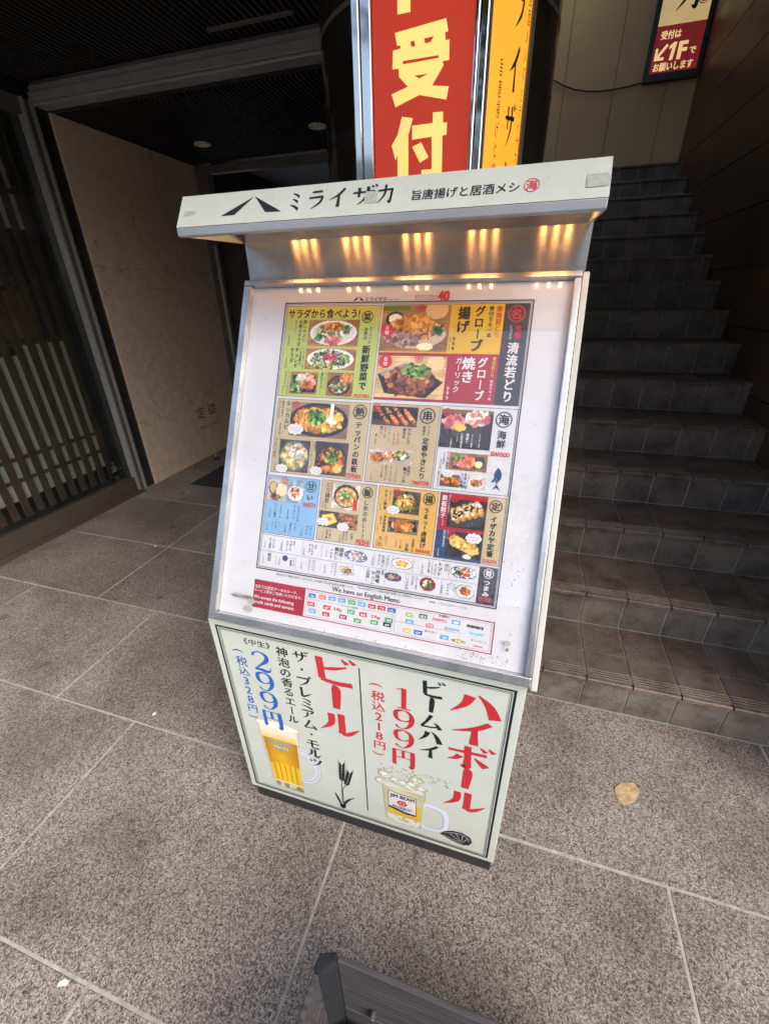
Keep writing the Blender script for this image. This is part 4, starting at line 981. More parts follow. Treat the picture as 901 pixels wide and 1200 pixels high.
for h in [[(-0.3298, 1.8118), (-0.3037, 1.8066), (-0.3143, 1.7771), (-0.3136, 1.6955), (-0.3406, 1.6974), (-0.3405, 1.744), (-0.3456, 1.7333), (-0.3549, 1.7619), (-0.3404, 1.7794)], [(-0.3053, 1.7936), (-0.2573, 1.7936), (-0.2573, 1.8122), (-0.234, 1.8112), (-0.2337, 1.7922), (-0.2243, 1.7918), (-0.2244, 1.7703), (-0.2338, 1.7698), (-0.232, 1.6896), (-0.2812, 1.6931), (-0.2816, 1.7103), (-0.2568, 1.7099), (-0.2588, 1.7698), (-0.305, 1.7683)], [(-0.3048, 1.7552), (-0.2834, 1.7618), (-0.2649, 1.733), (-0.2857, 1.7242)]]:
    ink.poly(h[::-1], 'c')
ink.poly([(-.340, 1.979), (-.3116, 1.979), (-.3116, 2.02), (-.245, 2.02), (-.245, 2.04), (-.3116, 2.04), (-.3116, 2.07), (-.235, 2.07), (-.235, 2.092), (-.340, 2.092)], 'c')
ink.done()
# ------------------------------------------------------------------ yellow lit sign
YS = em('lit_amber_acrylic', (1.0, .42, .035), .50)
ysn = thing('amber_sign', 'narrow lit amber sign with brushed black writing beside the red sign', 'sign')
a0 = np.array([-.1425, 1.262]); a1 = np.array([-.070, 1.405]); L_ = np.linalg.norm(a1-a0); ua = (a1-a0)/L_; na = np.array([ua[1], -ua[0]])
pf = [tuple(a0+ua*L_*t+na*.012*math.sin(math.pi*t)) for t in np.linspace(0, 1, 9)]
MB().prism_z(pf+[tuple(a1-na*.03), tuple(a0-na*.03)], 1.2, 2.95).build('lit_face', YS, ysn, smooth=False)
MB().prism_z([tuple(a1+ua*.001+na*.004), tuple(a1+ua*.016+na*.004), tuple(a1+ua*.016-na*.034), tuple(a1+ua*.001-na*.034)], 1.2, 2.96).build('frame_strip', DALU, ysn)
MB().prism_z([tuple(a0-ua*.001+na*.004), tuple(a0-ua*.001-na*.03), tuple(a0-ua*.010-na*.03), tuple(a0-ua*.010+na*.004)], 1.2, 2.96).build('frame_strip', DALU, ysn)
ink = Ink((a0[0], a0[1], 0), (ua[0], ua[1], 0), (0, 0, 1), ysn, {'k': INKS['k'], 'r': INKS['r']}, .0135)
# plane normal must face outwards
ink.N = np.array([na[0], na[1], 0])
for ch, z, s in (('ミ', 2.10, .08), ('ラ', 1.995, .08), ('イ', 1.892, .08), ('ザ', 1.793, .08), ('カ', 1.690, .08)): ink.char(ch, L_*.54, z, s, 'k', 'B', .55, 0, True)
for t, u, z1, z0, b in (('旨唐揚げと', .20, 1.90, 1.725, .02), ('居酒メシの', .80, 2.03, 1.88, .03), ('ミライザカへ', .80, 1.87, 1.70, .02)): ink.vtext(t, L_*u, z1, z0, 'k', 0, .42)
ink.ring(L_*.2, 1.705, .011, .002, 'r'); ink.disc(L_*.2, 1.705, .007, 'r')
ink.done()
# ------------------------------------------------------------------ sign at the head of the stairs
s1 = thing('first_floor_sign', 'lit red and cream sign with arrow and 1F high on the landing wall', 'sign')
x0, x1, z0 = .755, 1.19, 3.10; yb = 5.66
for nm, a, b, c_, d in (('frame_strip', x0, x0+.035, z0, 4.6), ('frame_strip', x1-.03, x1, z0, 4.6), ('frame_strip', x0+.0355, x1-.0305, z0, z0+.05)): box(nm, BLACKM, s1, a, b, yb-.01, 5.709, c_, d)
R2 = em('dim_red_acrylic', (.19, .014, .012), .36); C2 = em('dim_cream_acrylic', (.56, .40, .18), .40); C3 = em('cream_letter', (.75, .50, .24), .50)
box('red_face', R2, s1, x0+.036, x1-.031, yb, 5.70, z0+.051, 3.455); box('cream_face', C2, s1, x0+.036, x1-.031, yb, 5.70, 3.456, 4.6)
ink = Ink((0, yb, 0), (1, 0, 0), (0, 0, 1), s1, {'w': C3, 'k': INKS['k'], 'r': INKS['r']}, .003)
ink.htext('受付は', .83, .985, 3.395, 'w', .05, 1.1); ink.htext('F', .985, 1.055, 3.285, 'w', .08, 1.0, h=.115); ink.poly([(.928, 3.229), (.955, 3.229), (.968, 3.343), (.945, 3.343), (.915, 3.322), (.915, 3.300), (.938, 3.310)], 'w'); ink.htext('で', 1.075, 1.125, 3.275, 'w', .05)
ink.htext('お願いします', .815, 1.125, 3.19, 'w', .05, 1.15)
ink.poly([(.81, 3.235), (.885, 3.235), (.885, 3.255), (.845, 3.255), (.905, 3.325), (.890, 3.34), (.830, 3.272), (.830, 3.315), (.81, 3.315)], 'w')
ink.char('カ', .99, 3.63, .2, 'k', 'B'); ink.char('ザ', .99, 3.87, .2, 'k', 'B'); ink.char('イ', .99, 4.1, .2, 'k', 'B')
ink.ring(1.10, 3.60, .045, .006, 'r'); ink.disc(1.10, 3.60, .032, 'r')
ink.done()
# ------------------------------------------------------------------ the menu stand
ms = thing('menu_stand', 'illuminated menu stand with white hood, slanted menu and pale green drinks panel', 'menu stand')
X0, X1 = -.657, .0885
box('lower_case', WHITEC, ms, X0+.012, X1-.012, .668, 1.02, .012, .742, .004)
box('plinth', BLACKP, ms, X0+.004, X1-.004, .652, 1.0, .0005, .075, .003)
box('drinks_panel', GREENP, ms, X0, X1, .640, .667, .072, .752, .0015)
lp = ms.children[-1]
ink = Ink((X0, .640, 0), (1, 0, 0), (0, 0, 1), lp, INKS, .0006)
w = X1-X0
ink.frame(.017, .088, w-.017, .738, .0052, 'k'); ink.frame(.0250, .0960, w-.0250, .730, .0018, 'k')
ink.frame(.0292, .1002, w-.0292, .7258, .0008, 'k')
for it in LOW:
    if it[0] == 'V':
        _, t, u, vt, vb, c, b, wf = it
        if b == 'B' and c != 'k' and '円' not in t: wf = 1.28
        elif b == 'B' and c == 'k': wf = 1.1
        if t[0] in '21': # price digits are narrower and set tight
            ink.vtext(t, u, vt, vb, c, 'B', .95)
        else: ink.vtext(t, u, vt, vb, c, b, wf)
    elif it[0] == 'H': ink.htext(it[1], it[2], it[3], it[4], it[5], it[6], it[7])
ink.quad(.3884, .135, .3914, .700, 'k')
# barley
def leaf(pts, w0, c='k', lift=.0): v, f = ribbon([(x, y, w0*s) for x, y, s in pts], 6); ink.raw(v, f, c, lift)
for bx, by, tx, ty, k in ((.3125, .16, .3225, .325, 0), (.316, .16, .345, .295, 1)):
    leaf([(bx, by-.03, .5), (bx+.002, by+.04, .6), ((bx+tx)/2, (by+ty)/2, .6), (tx, ty-.03, .6)], .0026)
    for i in range(11):
        t = i/10; cx = bx+(tx-bx)*(.52+.45*t); cy = by+(ty-by)*(.5+.42*t)
        for sg in (-1, 1):
            leaf([(cx, cy, .3), (cx+sg*.0052, cy+.006, 1), (cx+sg*.0062, cy+.015, .15)], .0040, lift=.0001*(i % 3))
            if i % 2: leaf([(cx+sg*.006, cy+.012, .2), (cx+sg*.011+(tx-bx)*.12, cy+.034, .05)], .0016, lift=.0004)
leaf([(.311, .118, .5), (.300, .150, 1), (.292, .178, .1)], .0055, lift=.0005); leaf([(.314, .116, .6), (.328, .150, 1), (.353, .178, .05)], .0055, lift=.0006); leaf([(.308, .125, 1), (.313, .112, 1.2), (.318, .125, 1)], .008, lift=.0007)
# lemon wedge
lm = [(.596, .136), (.610, .155), (.630, .168), (.655, .172), (.676, .162), (.684, .142), (.678, .124), (.662, .114), (.630, .120)]
ink.poly(lm, 'k', .0001)
GR = {'gp': GREENP}
ink.m = dict(INKS, gp=GREENP)
leaf([(.606, .137, .6), (.630, .129, 1), (.660, .124, .8)], .0012, 'gp', .0006)
leaf([(.608, .148, .6), (.632, .160, 1), (.655, .163, 1), (.671, .154, 1), (.676, .138, .5)], .0012, 'gp', .0007)
for a, b in (((.650, .130), (.624, .153)), ((.653, .130), (.641, .160)), ((.656, .130), (.658, .160)), ((.660, .130), (.670, .150))): leaf([(a[0], a[1], .5), (b[0], b[1], 1.2)], .0012, 'gp', .0008)
ink.done()
# drink pictures
def lowf(u0, v0, u1, v1, lift=.0004): return lambda a, b: (X0+u0+(u1-u0)*a, .640-lift, v1+(v0-v1)*b)
BG = (.80, .845, .795)
u0, v0, u1, v1 = .060, .108, .262, .425
p = Pic(u1-u0, v1-v0, .0013, 5); U_ = lambda u: (u-u0)/(u1-u0); V_ = lambda v: (v1-v)/(v1-v0)
# handle
p.ell(U_(.2), V_(.255), .265, .255, (.86, .88, .93)); hole = ((p.x-U_(.198))/.19)**2+((p.y-V_(.252))/.19)**2 < 1; p.al[hole] = False
hc = ((p.x-U_(.2))/.235)**2+((p.y-V_(.255))/.225)**2; p.put((hc < 1) & (~hole) & (hc > .92), (.6, .65, .75))
def xe(v, l, r, vt, vb): # edges narrowing to the base
    return l+(.012)*(vt-v)/(vt-vb), r-(.010)*(vt-v)/(vt-vb)
L0, R0, VT, VB = .0775, .1975, .372, .135
Yv = v1-(v1-v0)*p.y; Xu = u0+(u1-u0)*p.x; lft = L0+.012*(VT-Yv)/(VT-VB); rgt = R0-.010*(VT-Yv)/(VT-VB); ins = (Xu > lft) & (Xu < rgt)
t = (Xu-lft)/(rgt-lft)
body = ins & (Yv < .412+.010*np.sin(t*3.1)) & (Yv > VB-.004*np.sin(t*3.14))
p.put(body, (.93, .72, .12))
beer = np.stack([.80+.18*np.sin(t*3.14), .52+.25*np.sin(t*3.14)**.8, .04+.08*t], -1)*(.93+.08*p.noise(10)[..., None])
q = np.clip((.33-Yv)/.18, 0, 1)[..., None]; beer = beer*(1-.12*(1-q))
p.c[body] = beer[body]
for k in range(6):
    s_ = body & (Yv < .235-.004*math.cos(k)) & (Yv > .155) & (np.abs(t-(.10+k*.16)) < .055); p.put(s_, (.98, .84, .18), .7)
    s_ = body & (Yv < .235) & (Yv > .155) & (np.abs(t-(.18+k*.16)) < .016); p.put(s_, (.75, .5, .06), .7)
m = body & (Yv > .345); f_ = np.clip((Yv-.345)/.03, 0, 1); p.c[m] = (np.array((.97, .93, .84))*f_[..., None]+np.array((.95, .8, .45))*(1-f_[..., None]))[m]
p.put(ins & (Yv <= .142) & (Yv > .118-.004*np.sin(t*3.14)), (.80, .82, .76)); p.put(ins & (Yv <= .142) & (Yv > .118) & (p.noise(14) > .55), (.62, .55, .4)); p.put(ins & (np.abs(Yv-.146) < .004), (.95, .9, .6))
p.put(ins & (t < .05) & body, (.88, .86, .78), .8); p.put(ins & (t > .95) & body, (.9, .88, .8), .8)
dm = ((Xu-.1375)/.066)**2+((Yv-.405)/.014)**2 < 1; p.put(dm, (.97, .96, .93))
bp_ = p.build('beer_mug_picture', lowf(u0, v0, u1, v1), lp, PRINT)
ik = Ink((X0, .640, 0), (1, 0, 0), (0, 0, 1), lp, INKS, .0009); ik.htext('The', .128, .146, .343, 'c', .0); ik.htext('PREMIUM', .100, .174, .328, 'c', .03, 1.1); ik.htext('MALT\'S', .115, .160, .312, 'w', .0); ik.htext('BEER', .120, .155, .303, 'c', .0); ik.done()
# highball
u0, v0, u1, v1 = .407, .118, .650, .380
p = Pic(u1-u0, v1-v0, .0013, 11); U_ = lambda u: (u-u0)/(u1-u0); V_ = lambda v: (v1-v)/(v1-v0)
Yv = v1-(v1-v0)*p.y; Xu = u0+(u1-u0)*p.x
def rr(cx, cy, rx, ry, e=3.2): return np.abs((Xu-cx)/rx)**e+np.abs((Yv-cy)/ry)**e
h_ = (rr(.560, .195, .060, .062) < 1) & (Xu > .545); p.put(h_, (.88, .90, .95)); hh = rr(.553, .193, .050, .045) < 1; p.al[hh] = False
p.put((rr(.553, .193, .053, .048) < 1) & ~hh & (Xu > .555), (.62, .70, .82))
lft = .435+.010*(.30-Yv)/.16; rgt = .553-.008*(.30-Yv)/.16; ins = (Xu > lft) & (Xu < rgt); t = (Xu-lft)/(rgt-lft)
g_ = ins & (Yv < .297+.006*np.sin(9*t)) & (Yv > .130-.006*np.sin(t*3.14))
nz = p.noise(9); nz2 = p.noise(22)
col = np.array((.80, .77, .62))*(.85+.22*nz[..., None])+.05*(nz2[..., None]-.5); p.put(g_, (.8, .8, .7)); p.c[g_] = col[g_]
amb = g_ & (Yv < .225) & (Yv > .158) & (t > .1); p.c[amb] = (np.array((.84, .72, .22))*(.85+.25*nz[..., None]))[amb]
p.put(g_ & (Yv < .158) & (nz2 > .4), (.88, .9, .86)); p.put(g_ & (Yv > .285), (.85, .87, .84)); p.put(g_ & ((t < .06) | (t > .94)), (.76, .76, .66), .7)
def cube(cx, cy, w_, h__, a_):
    q, k_ = math.cos(a_), math.sin(a_); P = [(-1, -1), (1, -.8), (.9, 1), (-.9, .8)]
    f_ = lambda s1: [(U_(cx+(x*q-y*k_)*w_*s1), V_(cy+(x*k_+y*q)*h__*s1)) for x, y in P]
    p.poly(f_(1.), (.70, .69, .54)); p.poly(f_(.84), (.83, .86, .80)); p.poly(f_(.55), (.93, .95, .93), .8)
for cx, cy, sx, sy in ((.445, .330, .021, .017), (.430, .298, .014, .014), (.483, .316, .028, .013), (.512, .308, .024, .017), (.540, .314, .018, .013), (.522, .336, .012, .020), (.452, .352, .012, .006), (.536, .345, .010, .010)):
    m = rr(cx, cy, sx, sy, 1.6) < 1+.7*(nz2-.5); p.put(m, (.77, .76, .62)); m2 = rr(cx+.002, cy, sx*.7, sy*.7, 1.8) < 1+.6*(nz-.5); p.put(m2, (.88, .91, .87)); p.put(m2 & (nz2 > .62), (.70, .68, .52))
for cb in ((.441, .333, .014, .011, .5), (.428, .300, .010, .010, .2), (.470, .322, .011, .009, -.3), (.492, .315, .013, .010, .4), (.515, .320, .012, .011, -.5), (.541, .311, .012, .009, .15), (.524, .345, .006, .013, -.6), (.455, .352, .008, .005, .4)): cube(*cb)
for k in range(70):
    a_ = p.r.rand(); cx = .425+.19*a_; cy = .335+.038*p.r.rand()+.01*a_; r_ = .0007+.0010*p.r.rand(); p.put(((Xu-cx)**2+(Yv-cy)**2) < r_*r_, (.70, .70, .58))
hbp = p.build('highball_picture', lowf(u0, v0, u1, v1), lp, PRINT)
ik = Ink((X0, .640, 0), (1, 0, 0), (0, 0, 1), lp, INKS, .0008)
ik.poly([(.452, .268), (.480, .264), (.530, .262), (.530, .178), (.500, .176), (.452, .190)], 'k', .0); ik.poly([(.4535, .2665), (.480, .2625), (.5285, .2605), (.5285, .186), (.500, .186), (.4535, .199)], 'w', .0004)
ik.htext('JIM BEAM', .457, .525, .248, 'k', .05, 1.25, .0008); ik.disc(.491, .223, .012, 'r', .0008); ik.ring(.491, .223, .007, .0015, 'w', .0012)
for k in range(6): ik.disc(.491+.011*math.cos(k*1.05), .223+.009*math.sin(k*1.05), .0045, 'r', .00085+.00003*k, 10)
ik.htext('BOURBON', .464, .518, .203, 'k', .03, 1.1, .0008); ik.htext('WHISKEY', .468, .514, .195, 'k', 0, .9, .0008); ik.done()
# slanted menu box
P0 = Vector((0, .62, .775)); VD = Vector((0, .36, .705)).normalized(); ND = Vector((1, 0, 0)).cross(VD)   # ND points back and up
FN = Vector((1, 0, 0)).cross(VD); 
def mp(u, v, h): q = Vector((u-.635, P0.y, P0.z))+VD*v+FN*h; return q
mm = Matrix.Translation((-.635, P0.y, P0.z)) @ Matrix(((1, 0, 0, 0), (0, VD.y, FN.y, 0), (0, VD.z, FN.z, 0), (0, 0, 0, 1)))
def mbox(name, m, par, u0, u1, v0, v1, h0, h1, bev=0.): return MB().box(u0, u1, v0, v1, h0, h1).build(name, m, par, bev, M=mm)
mbox('light_box', WHITEC, ms, -.004, .7345, .006, .79, -.085, -.016, .003)
mbox('side_trim', WHITEC, ms, .7265, .7385, -.006, .792, -.08, -.001, .002)
fw_ = .019
mbox('frame_strip', STEELF, ms, 0, .7255, 0, fw_, -.0155, .002, .002); mbox('frame_strip', STEELF, ms, 0, .7255, .7935-.012, .7935, -.0155, .002, .002)
mbox('frame_strip', STEELF, ms, 0, fw_, fw_+.0005, .781, -.0155, .002, .002); mbox('frame_strip', STEELF, ms, .7255-.0125, .7255, fw_+.0005, .781, -.0155, .002, .002)
box('under_rail', DALU, ms, -.652, .084, .645, .70, .7535, .772)
pos = mbox('menu_poster', POSTER, ms, .0195, .7125, .0195, .7808, -.0155, -.0125)
acr = mbox('acrylic_cover', ACRYL, ms, .0195, .7125, .0195, .7808, -.0065, -.004)
for u_ in (.0, .25, .5): pass
base = mp(0, 0, -.0125)
ink = Ink(tuple(base), (1, 0, 0), tuple(VD), pos, INKB, .0005)
ink.N = np.array(FN)
# outer double border
ink.frame(.1045, .1345, .6465, .7465, .0024, 'k'); ink.frame(.1085, .1385, .6425, .7425, .0008, 'k')
def sec(a, b, c_, d, k, l=0.):
    i2 = Ink(tuple(base), (1, 0, 0), tuple(VD), pos, INKB, .0005); i2.N = np.array(FN); i2.quad(a, b, c_, d, k, l); i2.done('menu_section')
cells = [(.1125, .5355, .3355, .7375, 'lg'), (.342, .5385, .5925, .7385, 'ly'), (.1145, .3605, .3365, .5275, 'tn'), (.343, .3605, .4875, .5285, 'tn'), (.4925, .3605, .6405, .5305, None), (.1125, .2195, .2395, .3515, 'bl'), (.246, .2215, .3715, .3535, 'tn'), (.3785, .222, .505, .3535, 'am'), (.5105, .2205, .6395, .354, 'tn'), (.1125, .1415, .6395, .2145, None)]
for a, b, c_, d, k in cells:
    if k: sec(a, b, c_, d, k)
    if a == .342: continue
    ink.frame(a-.0012, b-.0012, c_+.0012, d+.0012, .0009, 'k', .0001)
ink.frame(.3408, .5373, .6405, .7397, .0009, 'k', .0001)
sec(.1125, .7125, .3355, .7375, 'yg', .0002)
sec(.342, .5385, .5925, .638, 'dr', .0002); sec(.5925, .5385, .6395, .7385, 'ch', .0002)
sec(.5105, .2785, .605, .354, 'dr', .0002); sec(.5105, .2205, .605, .2783, 'nv', .0002); sec(.605, .1415, .6395, .2145, 'ch', .0002)
for a, b in ((.165, 1), (.215, 0), (.262, 1), (.31, 0), (.385, 1), (.425, 1), (.47, 0), (.51, 1), (.545, 0)):
    ink.quad(a, .182, a+.0005, .210, 'k', .0003); ink.quad(a-.012, .146, a-.0115, .174, 'k', .0003)
ink.quad(.1135, .1778, .604, .1783, 'k', .0003)
# payment notice
sec(.105, .045, .235, .109, 'dr', .0002); ink.frame(.105, .044, .6475, .109, .002, 'dr', .0003)
ink.frame(.240, .049, .440, .104, .0004, 'k', .0001); ink.frame(.445, .049, .642, .104, .0004, 'k', .0001); ink.quad(.242, .086, .438, .0864, 'k', .0002)
ink.quad(.447, .074, .585, .0744, 'k', .0002)
cr = (('テ', 0),)
for it in MENU:
    k = it[0]
    if k == 'V': ink.vtext(it[1], it[2], it[3], it[4], it[5], max(it[6], .022), it[7], .0008)
    elif k == 'H':
        if it[5] == 'badge':
            c_ = (it[2]+it[3])/2; ink.disc(c_, it[4], .0145, 'r', .0012); ink.char(it[1][0], c_, it[4]+.005, .0095, 'w', .03, 1, .0016); ink.char(it[1][1], c_, it[4]-.005, .0095, 'w', .03, 1, .0016)
        else: ink.htext(it[1], it[2], it[3], it[4], it[5], it[6], it[7], .0008)
    elif k == 'C':
        _, ch, u, v, r, c_, f = it
        if f: ink.disc(u, v, r, f, .0008)
        else: ink.ring(u, v, r, r*.13, c_, .0008)
        if ch: ink.char(ch, u, v, r*1.35, c_, .04, 1, .0008)
    elif k == 'L':
        _, t, u, v, c_ = it
        ink.quad(u-.0085, v-.004, u+.0085, v+.005, c_, .0006) if c_ not in 'ply' else ink.disc(u, v, .0085, c_, .0006, ry=.005)
        ink.htext(t, u-.0055, u+.0055, v, 'w', .05, 1, .0010, h=.0045)
    elif k == 'M':
        u0, v0 = it[1], it[2]; w_ = it[3]-it[1]
        ink.poly([(u0, v0), (u0+.35*w_, v0+.002), (u0+.48*w_, v0+.0105)], 'k', .0005); ink.poly([(u0+.52*w_, v0+.0105), (u0+.7*w_, v0+.001), (u0+w_, v0+.0005)], 'k', .0005)
    elif k == 'FISH':
        cx = (it[1]+it[3])/2; v1_, v0_ = it[2], it[4]
        pts = []
        for a in np.linspace(0, 1, 12): pts.append((cx+.0075*math.sin(math.pi*min(1, a*1.15))**.8+.0005, v1_-(v1_-v0_-.010)*a))
        for a in np.linspace(1, 0, 12): pts.append((cx-.0065*math.sin(math.pi*min(1, a*1.15))**.8-.0005, v1_-(v1_-v0_-.010)*a))
        ink.poly(pts[::-1], 'b', .0004); ink.poly([(cx, v0_+.012), (cx-.008, v0_), (cx, v0_+.005), (cx+.008, v0_)], 'b', .0006); ink.poly([(cx-.006, v1_-.02), (cx-.011, v1_-.03), (cx-.004, v1_-.028)], 'b', .0006)
ink.quad(.1125, .7385, .1126, .7386, 'k')
# small red round seals on the pictures
for u, v in ((.163, .515), (.352, .519), (.503, .518), (.153, .342), (.4185, .343), (.5395, .345), (.541, .270), (.424, .731), (.431, .627)): ink.ring(u, v, .0085, .0016, 'r', .0012); ink.char('旨', u, v, .0105, 'r', .03, 1, .0012)
# cloud shaped price bubbles
for u, v, r in ((.166, .461, .014), (.142, .370, .0105), (.227, .372, .0105), (.258, .262, .010), (.306, .256, .010), (.414, .306, .010), (.586, .268, .0115), (.519, .393, .008), (.576, .394, .009)):
    for i in range(8): ink.disc(u+r*math.cos(i*.785), v+.55*r*math.sin(i*.785), r*.42, 'w', .0012+.00002*i, 12)
    ink.disc(u, v, r*1.02, 'w', .0014, 16, r*.6); ink.htext('とろ~りチーズ', u-r*.95, u+r*.95, v+.002, 'k', 0, 1, .0018); ink.htext('トッピング', u-r*.7, u+r*.7, v-.003, 'k', 0, 1, .0018)
for o_ in ink.done(): o_['kind'] = 'stuff'
# pictures
for i, it in enumerate([t for t in MENU if t[0] == 'P']):
    _, nm, u0, v0, u1, v1, kd = it
    p = picture(kd, u1-u0, v1-v0, 100+i)
    p.build(nm+'_picture', (lambda u0, v0, u1, v1: (lambda a, b: mp(u0+(u1-u0)*a, v1+(v0-v1)*b, -.0113)))(u0, v0, u1, v1), pos, PRINTB)
# dirt left on the acrylic
dk = Ink(tuple(mp(0, 0, -.0039)), (1, 0, 0), tuple(VD), acr, INKS, .0002); dk.N = np.array(FN); rn = random.Random(4)
def patch(u, v, a, b, c, ang=0., n=18, l=0.):
    q, s_ = math.cos(ang), math.sin(ang); pt = []
    for i in range(n):
        t = 2*math.pi*i/n; k = rn.uniform(.7, 1.1); x, y = a*k*math.cos(t), b*k*math.sin(t); pt.append((u+x*q-y*s_, v+x*s_+y*q))
    dk.poly(pt, c, l)
patch(.083, .066, .034, .0045, 'st', .03); patch(.108, .058, .010, .006, 'gy', .1, l=.0001); patch(.070, .068, .018, .003, 'gy', .02, l=.0002); patch(.100, .040, .013, .008, 'gy', 0)
for c_, u0, u1, v0, v1, n_ in (('st', .58, .68, .028, .045, 60), ('st', .66, .70, .06, .16, 10), ('st', .03, .70, .022, .03, 40), ('st', .665, .69, .18, .24, 9), ('st', .03, .70, .05, .77, 26), ('st', .03, .1, .70, .77, 14)):
    for _ in range(n_): patch(rn.uniform(u0, u1), rn.uniform(v0, v1), rn.uniform(.0004, .0022), rn.uniform(.0004, .0012), c_, rn.uniform(0, 3), 7, rn.uniform(0, .0003))
patch(.675, .075, .006, .006, 'gy'); patch(.675, .062, .004, .004, 'st', l=.0002)
for o_ in dk.done('grime'): o_['kind'] = 'stuff'
# back plate of steel and hood
box('back_plate', STEEL, ms, -.633, .0965, 1.0, 1.006, 1.47, 1.60)
box('rear_case', WHITEC, ms, -.62, .085, 1.0065, 1.09, .743, 1.60, .003)
hd = MB().prism_x([(.79, 1.5645), (.825, 1.6165), (1.06, 1.632), (1.06, 1.628), (.829, 1.6125), (.797, 1.5645)], -.640, .0905).build('hood', HOODP, ms)
MB().prism_x([(.789, 1.5515), (.792, 1.549), (.800, 1.549), (.800, 1.5635), (.789, 1.5635)], -.6395, .090).build('hood_lip', HOODG, ms, .001)
MB().prism_x([(.818, 1.589), (1.0, 1.557), (1.0, 1.560), (.818, 1.592)], -.636, .0865).build('hood_underside', STEEL, ms)
for a, b in ((-.6405, -.6365), (.087, .091)):
    MB().prism_x([(.801, 1.551), (.801, 1.5665), (.829, 1.611), (1.0, 1.624), (1.0, 1.556)], a, b).build('hood_end_cap', HOODP, ms)
LED = em('warm_led', (1.0, .42, .12), LEDS); LEDH = mat('led_holder_white', (.6, .6, .58), .5)
for i, x in enumerate((-.559, -.536, -.511, -.428, -.403, -.377, -.283, -.256, -.232, -.135, -.110, -.084, .013, .038, .062)):
    o = MB().box(x-.0028, x+.0028, .893, .899, 1.5665, 1.5705).build('led', LED, ms)
for x in (-.535, -.403, -.257, -.110, .038): box('led_holder', LEDH, ms, x-.036, x+.036, .885, .908, 1.571, 1.5725)
HD = Vector((0, .035, .052)).normalized(); HN = Vector((1, 0, 0)).cross(HD)
ink = Ink((-.637, .79, 1.5645), (1, 0, 0), tuple(HD), hd, INKS, .0006); ink.N = np.array(HN)
ink.poly([(.0904, .0165), (.118, .0165), (.1525, .0498)], 'k'); ink.poly([(.1535, .0498), (.1800, .0175), (.2115, .0165)], 'k')
for ch, u0, u1 in (('ミ', .2256, .2461), ('ラ', .260, .2895), ('イ', .2975, .3292), ('ザ', .3401, .3796), ('カ', .3833, .4110)): ink.char(ch, (u0+u1)/2, .0335, .0345, 'k', 'B', (u1-u0)/.0345*1.08, 0, False)
ink.htext('旨唐揚げと居酒メシ', .4415, .6046, .0265, 'k', .025, 1.0)
ink.ring(.6217, .0275, .0112, .0012, 'r'); ink.char('海', .6217, .0275, .017, 'r', .03)
ink.m = dict(ink.m, tp=mat('aged_grey_tape', (.40, .43, .39), .45, var=.18, vscale=120, coat=.3))
for P_, l_ in (([(.696, .0165), (.711, .0160), (.7262, .0172), (.7255, .022), (.7285, .027), (.7265, .031), (.7235, .037), (.709, .0364), (.6965, .037)], .0006), ([(.362, .0195), (.373, .0188), (.3838, .0200), (.3845, .031), (.3832, .040), (.372, .0396), (.3622, .0403)], .0003), ([(.010, .0215), (.017, .0222), (.021, .0235), (.026, .0228), (.037, .030), (.028, .0305), (.010, .0314)], .0004)): ink.poly(P_, 'tp', l_)
for _ in range(16): ink.disc(random.uniform(.02, .71), random.uniform(.006, .058), random.uniform(.0003, .0009), 'st', .001, 7)
ink.done()
# hood support bracket visible at the left end
MB().tube((-.60, 1.03, 1.3), (-.60, 1.03, 1.60), .006, 8).build('support_rod', ALU, ms)
# ------------------------------------------------------------------ small things
lf = MB(); n = 26; v = [(0, 0, .0022)]; cx, cy = .492, .990; LX, LS, LC, LY = .0385, .0065, .0110, .0385
for r, z in ((.5, .0016), (1., .0008)):
    for i in range(n):
        t = 2*math.pi*i/n; k = .97+.04*math.sin(3*t)+.04*math.sin(7*t+1); v.append(((LX*r*k*math.cos(t)+LS*r*k*math.sin(t)), LC*r*k*math.cos(t)+LY*r*k*math.sin(t), z+.0012*math.sin(5*t+r)*r+.0012))
f = [(0, 1+i, 1+(i+1) % n) for i in range(n)]+[(1+i, 1+n+i, 1+n+(i+1) % n, 1+(i+1) % n) for i in range(n)]
lf.add([(cx+a, cy+b, c) for a, b, c in v], f)
o = tag(lf.build('dry_leaf', mat('dry_leaf_tan', (.50, .36, .20), .8, var=.25, vscale=45, bump=.6, bscale=70)), 'round tan dry leaf lying on the granite paving right of the stand', 'leaf')
sm = o.modifiers.new('solid', 'SOLIDIFY'); sm.thickness = .0006
def scrap(x, y, l, w_, ang, lab, m):
    q, s_ = math.cos(ang), math.sin(ang); P = [(-l, -w_*.6), (l*.7, -w_), (l, w_*.2), (l*.2, w_), (-l*.8, w_*.7)]
    b = MB(); b.add([(x+a*q-c*s_, y+a*s_+c*q, .001+.003*(i % 2)) for i, (a, c) in enumerate(P)]+[(x+a*q-c*s_, y+a*s_+c*q, .0003) for a, c in P], [(0, 1, 2, 3, 4), (9, 8, 7, 6, 5)]+[(i, (i+5), (i+1) % 5+5, (i+1) % 5) for i in range(5)])
    tag(b.build('paper_scrap', m), lab, 'litter')
wp = mat('white_paper', (.8, .8, .78), .6)
scrap(-.868, .140, .013, .006, .5, 'white scrap of paper on the paving near the bottom left corner', wp)
scrap(-1.21, .80, .008, .006, 1.2, 'tiny pale speck of paper on the paving left of the drinks panel', wp)
scrap(-2.15, 1.83, .010, .006, .2, 'tiny white speck of litter on the shaded paving before the lobby', wp)
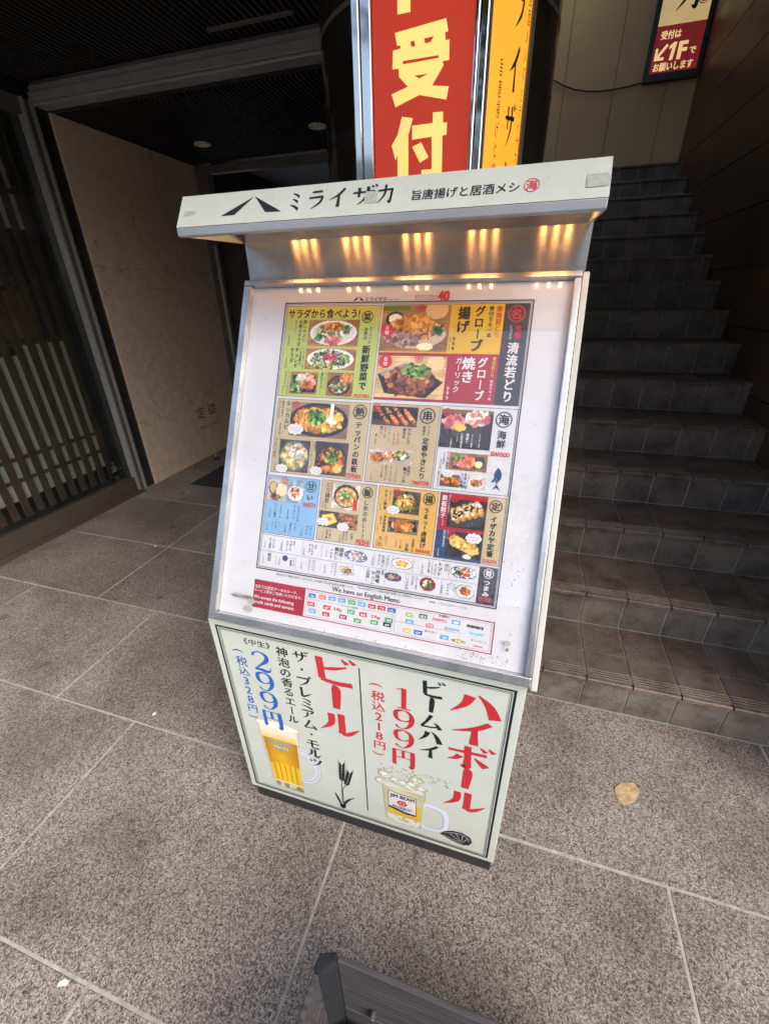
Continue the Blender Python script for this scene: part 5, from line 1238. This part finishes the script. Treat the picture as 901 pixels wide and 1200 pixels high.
# timber planter at the bottom edge
pl = thing('timber_planter', 'weathered grey timber planter with a black corner post cut off by the bottom edge', 'planter')
zt = .40; yb_, xl_ = .261, -.211
for z1, z0 in ((zt, zt-.105), (zt-.111, zt-.22), (zt-.226, .01)):
    box('board', WOODG, pl, -.186, .42, yb_-.012+.012, yb_+.010, z0, z1, .002)
    box('board', WOODG, pl, xl_-.010, xl_, -.30, .237, z0, z1, .002)
    box('board', WOODG, pl, -.186, .42, -.322, -.30, z0, z1, .002); box('board', WOODG, pl, .421, .443, -.30, .237, z0, z1, .002)
RUB = mat('black_rubber_post', (.008, .011, .017), 1., var=.5, vscale=30, bump=.6, bscale=90)
MB().prism_z([(xl_+.0005, .2365), (xl_-.011, .240), (xl_-.008, .262), (-.19, .272), (-.1865, .2605)], .0, zt+.004).build('corner_post', RUB, pl, .002)
box('soil', mat('dark_soil', (.02, .017, .014), .95, var=.4, bump=1, bscale=60), pl, xl_+.001, .42, -.299, .2365, .0, .14)
DM = mat('galvanised_bracket', (.10, .11, .13), .5, .5, var=.3)
box('bracket', DM, pl, -.126, -.118, .2465, .2605, .19, .235, .002)
# ------------------------------------------------------------------ across the street (seen in reflections)
ob = thing('office_building', 'pale tiled building across the street, seen only in reflections', 'building')
PB = mat('pale_render', (.52, .52, .50), .7); WG = mat('window_glass_dark', (.10, .12, .14), .1)
box('wall', PB, ob, -26, 22, -24, -19, -.2, 6.5)
first = None
for i in range(14):
    for j in range(2):
        if first is None: first = box('window', WG, ob, 0, 1.9, -18.998, -18.95, 0, 1.5); o = first
        else: o = dup(first, ob)
        o.location = (-24+i*3.3, 0, 1.3+j*2.6)
def street_tree(x, y, h, sd, lab):
    r = random.Random(sd); t = thing('street_tree', lab, 'tree', 'street trees along the far kerb')
    MB().tube((x, y, -.2), (x, y, h*.55), .13, 10, .07).build('trunk', LATT, t)
    m = MB(); R__ = h*.25
    for _ in range(2200):
        th = r.uniform(0, 6.28); ph = math.acos(r.uniform(-1, 1)); q = r.random()**.4; k = 1+.25*math.sin(3*th+sd)+.2*math.sin(5*ph)
        c = Vector((x+R__*q*k*math.sin(ph)*math.cos(th), y+R__*q*k*math.sin(ph)*math.sin(th), h*.72+R__*q*k*math.cos(ph)))
        a = Vector((r.uniform(-1, 1), r.uniform(-1, 1), r.uniform(-1, 1))).normalized()*.13; b = a.orthogonal()*.7
        m.add([c-a, c+b*.6, c+a, c-b*.6], [(0, 1, 2, 3)])
    m.build('crown', mat('street_foliage', (.07, .12, .035), .6, var=.5, vscale=3), t)
street_tree(-1.3, -9.5, 8.6, 1, 'leafy green street tree across the road, left one'); street_tree(3.2, -9.0, 5.6, 2, 'leafy green street tree across the road, right one')
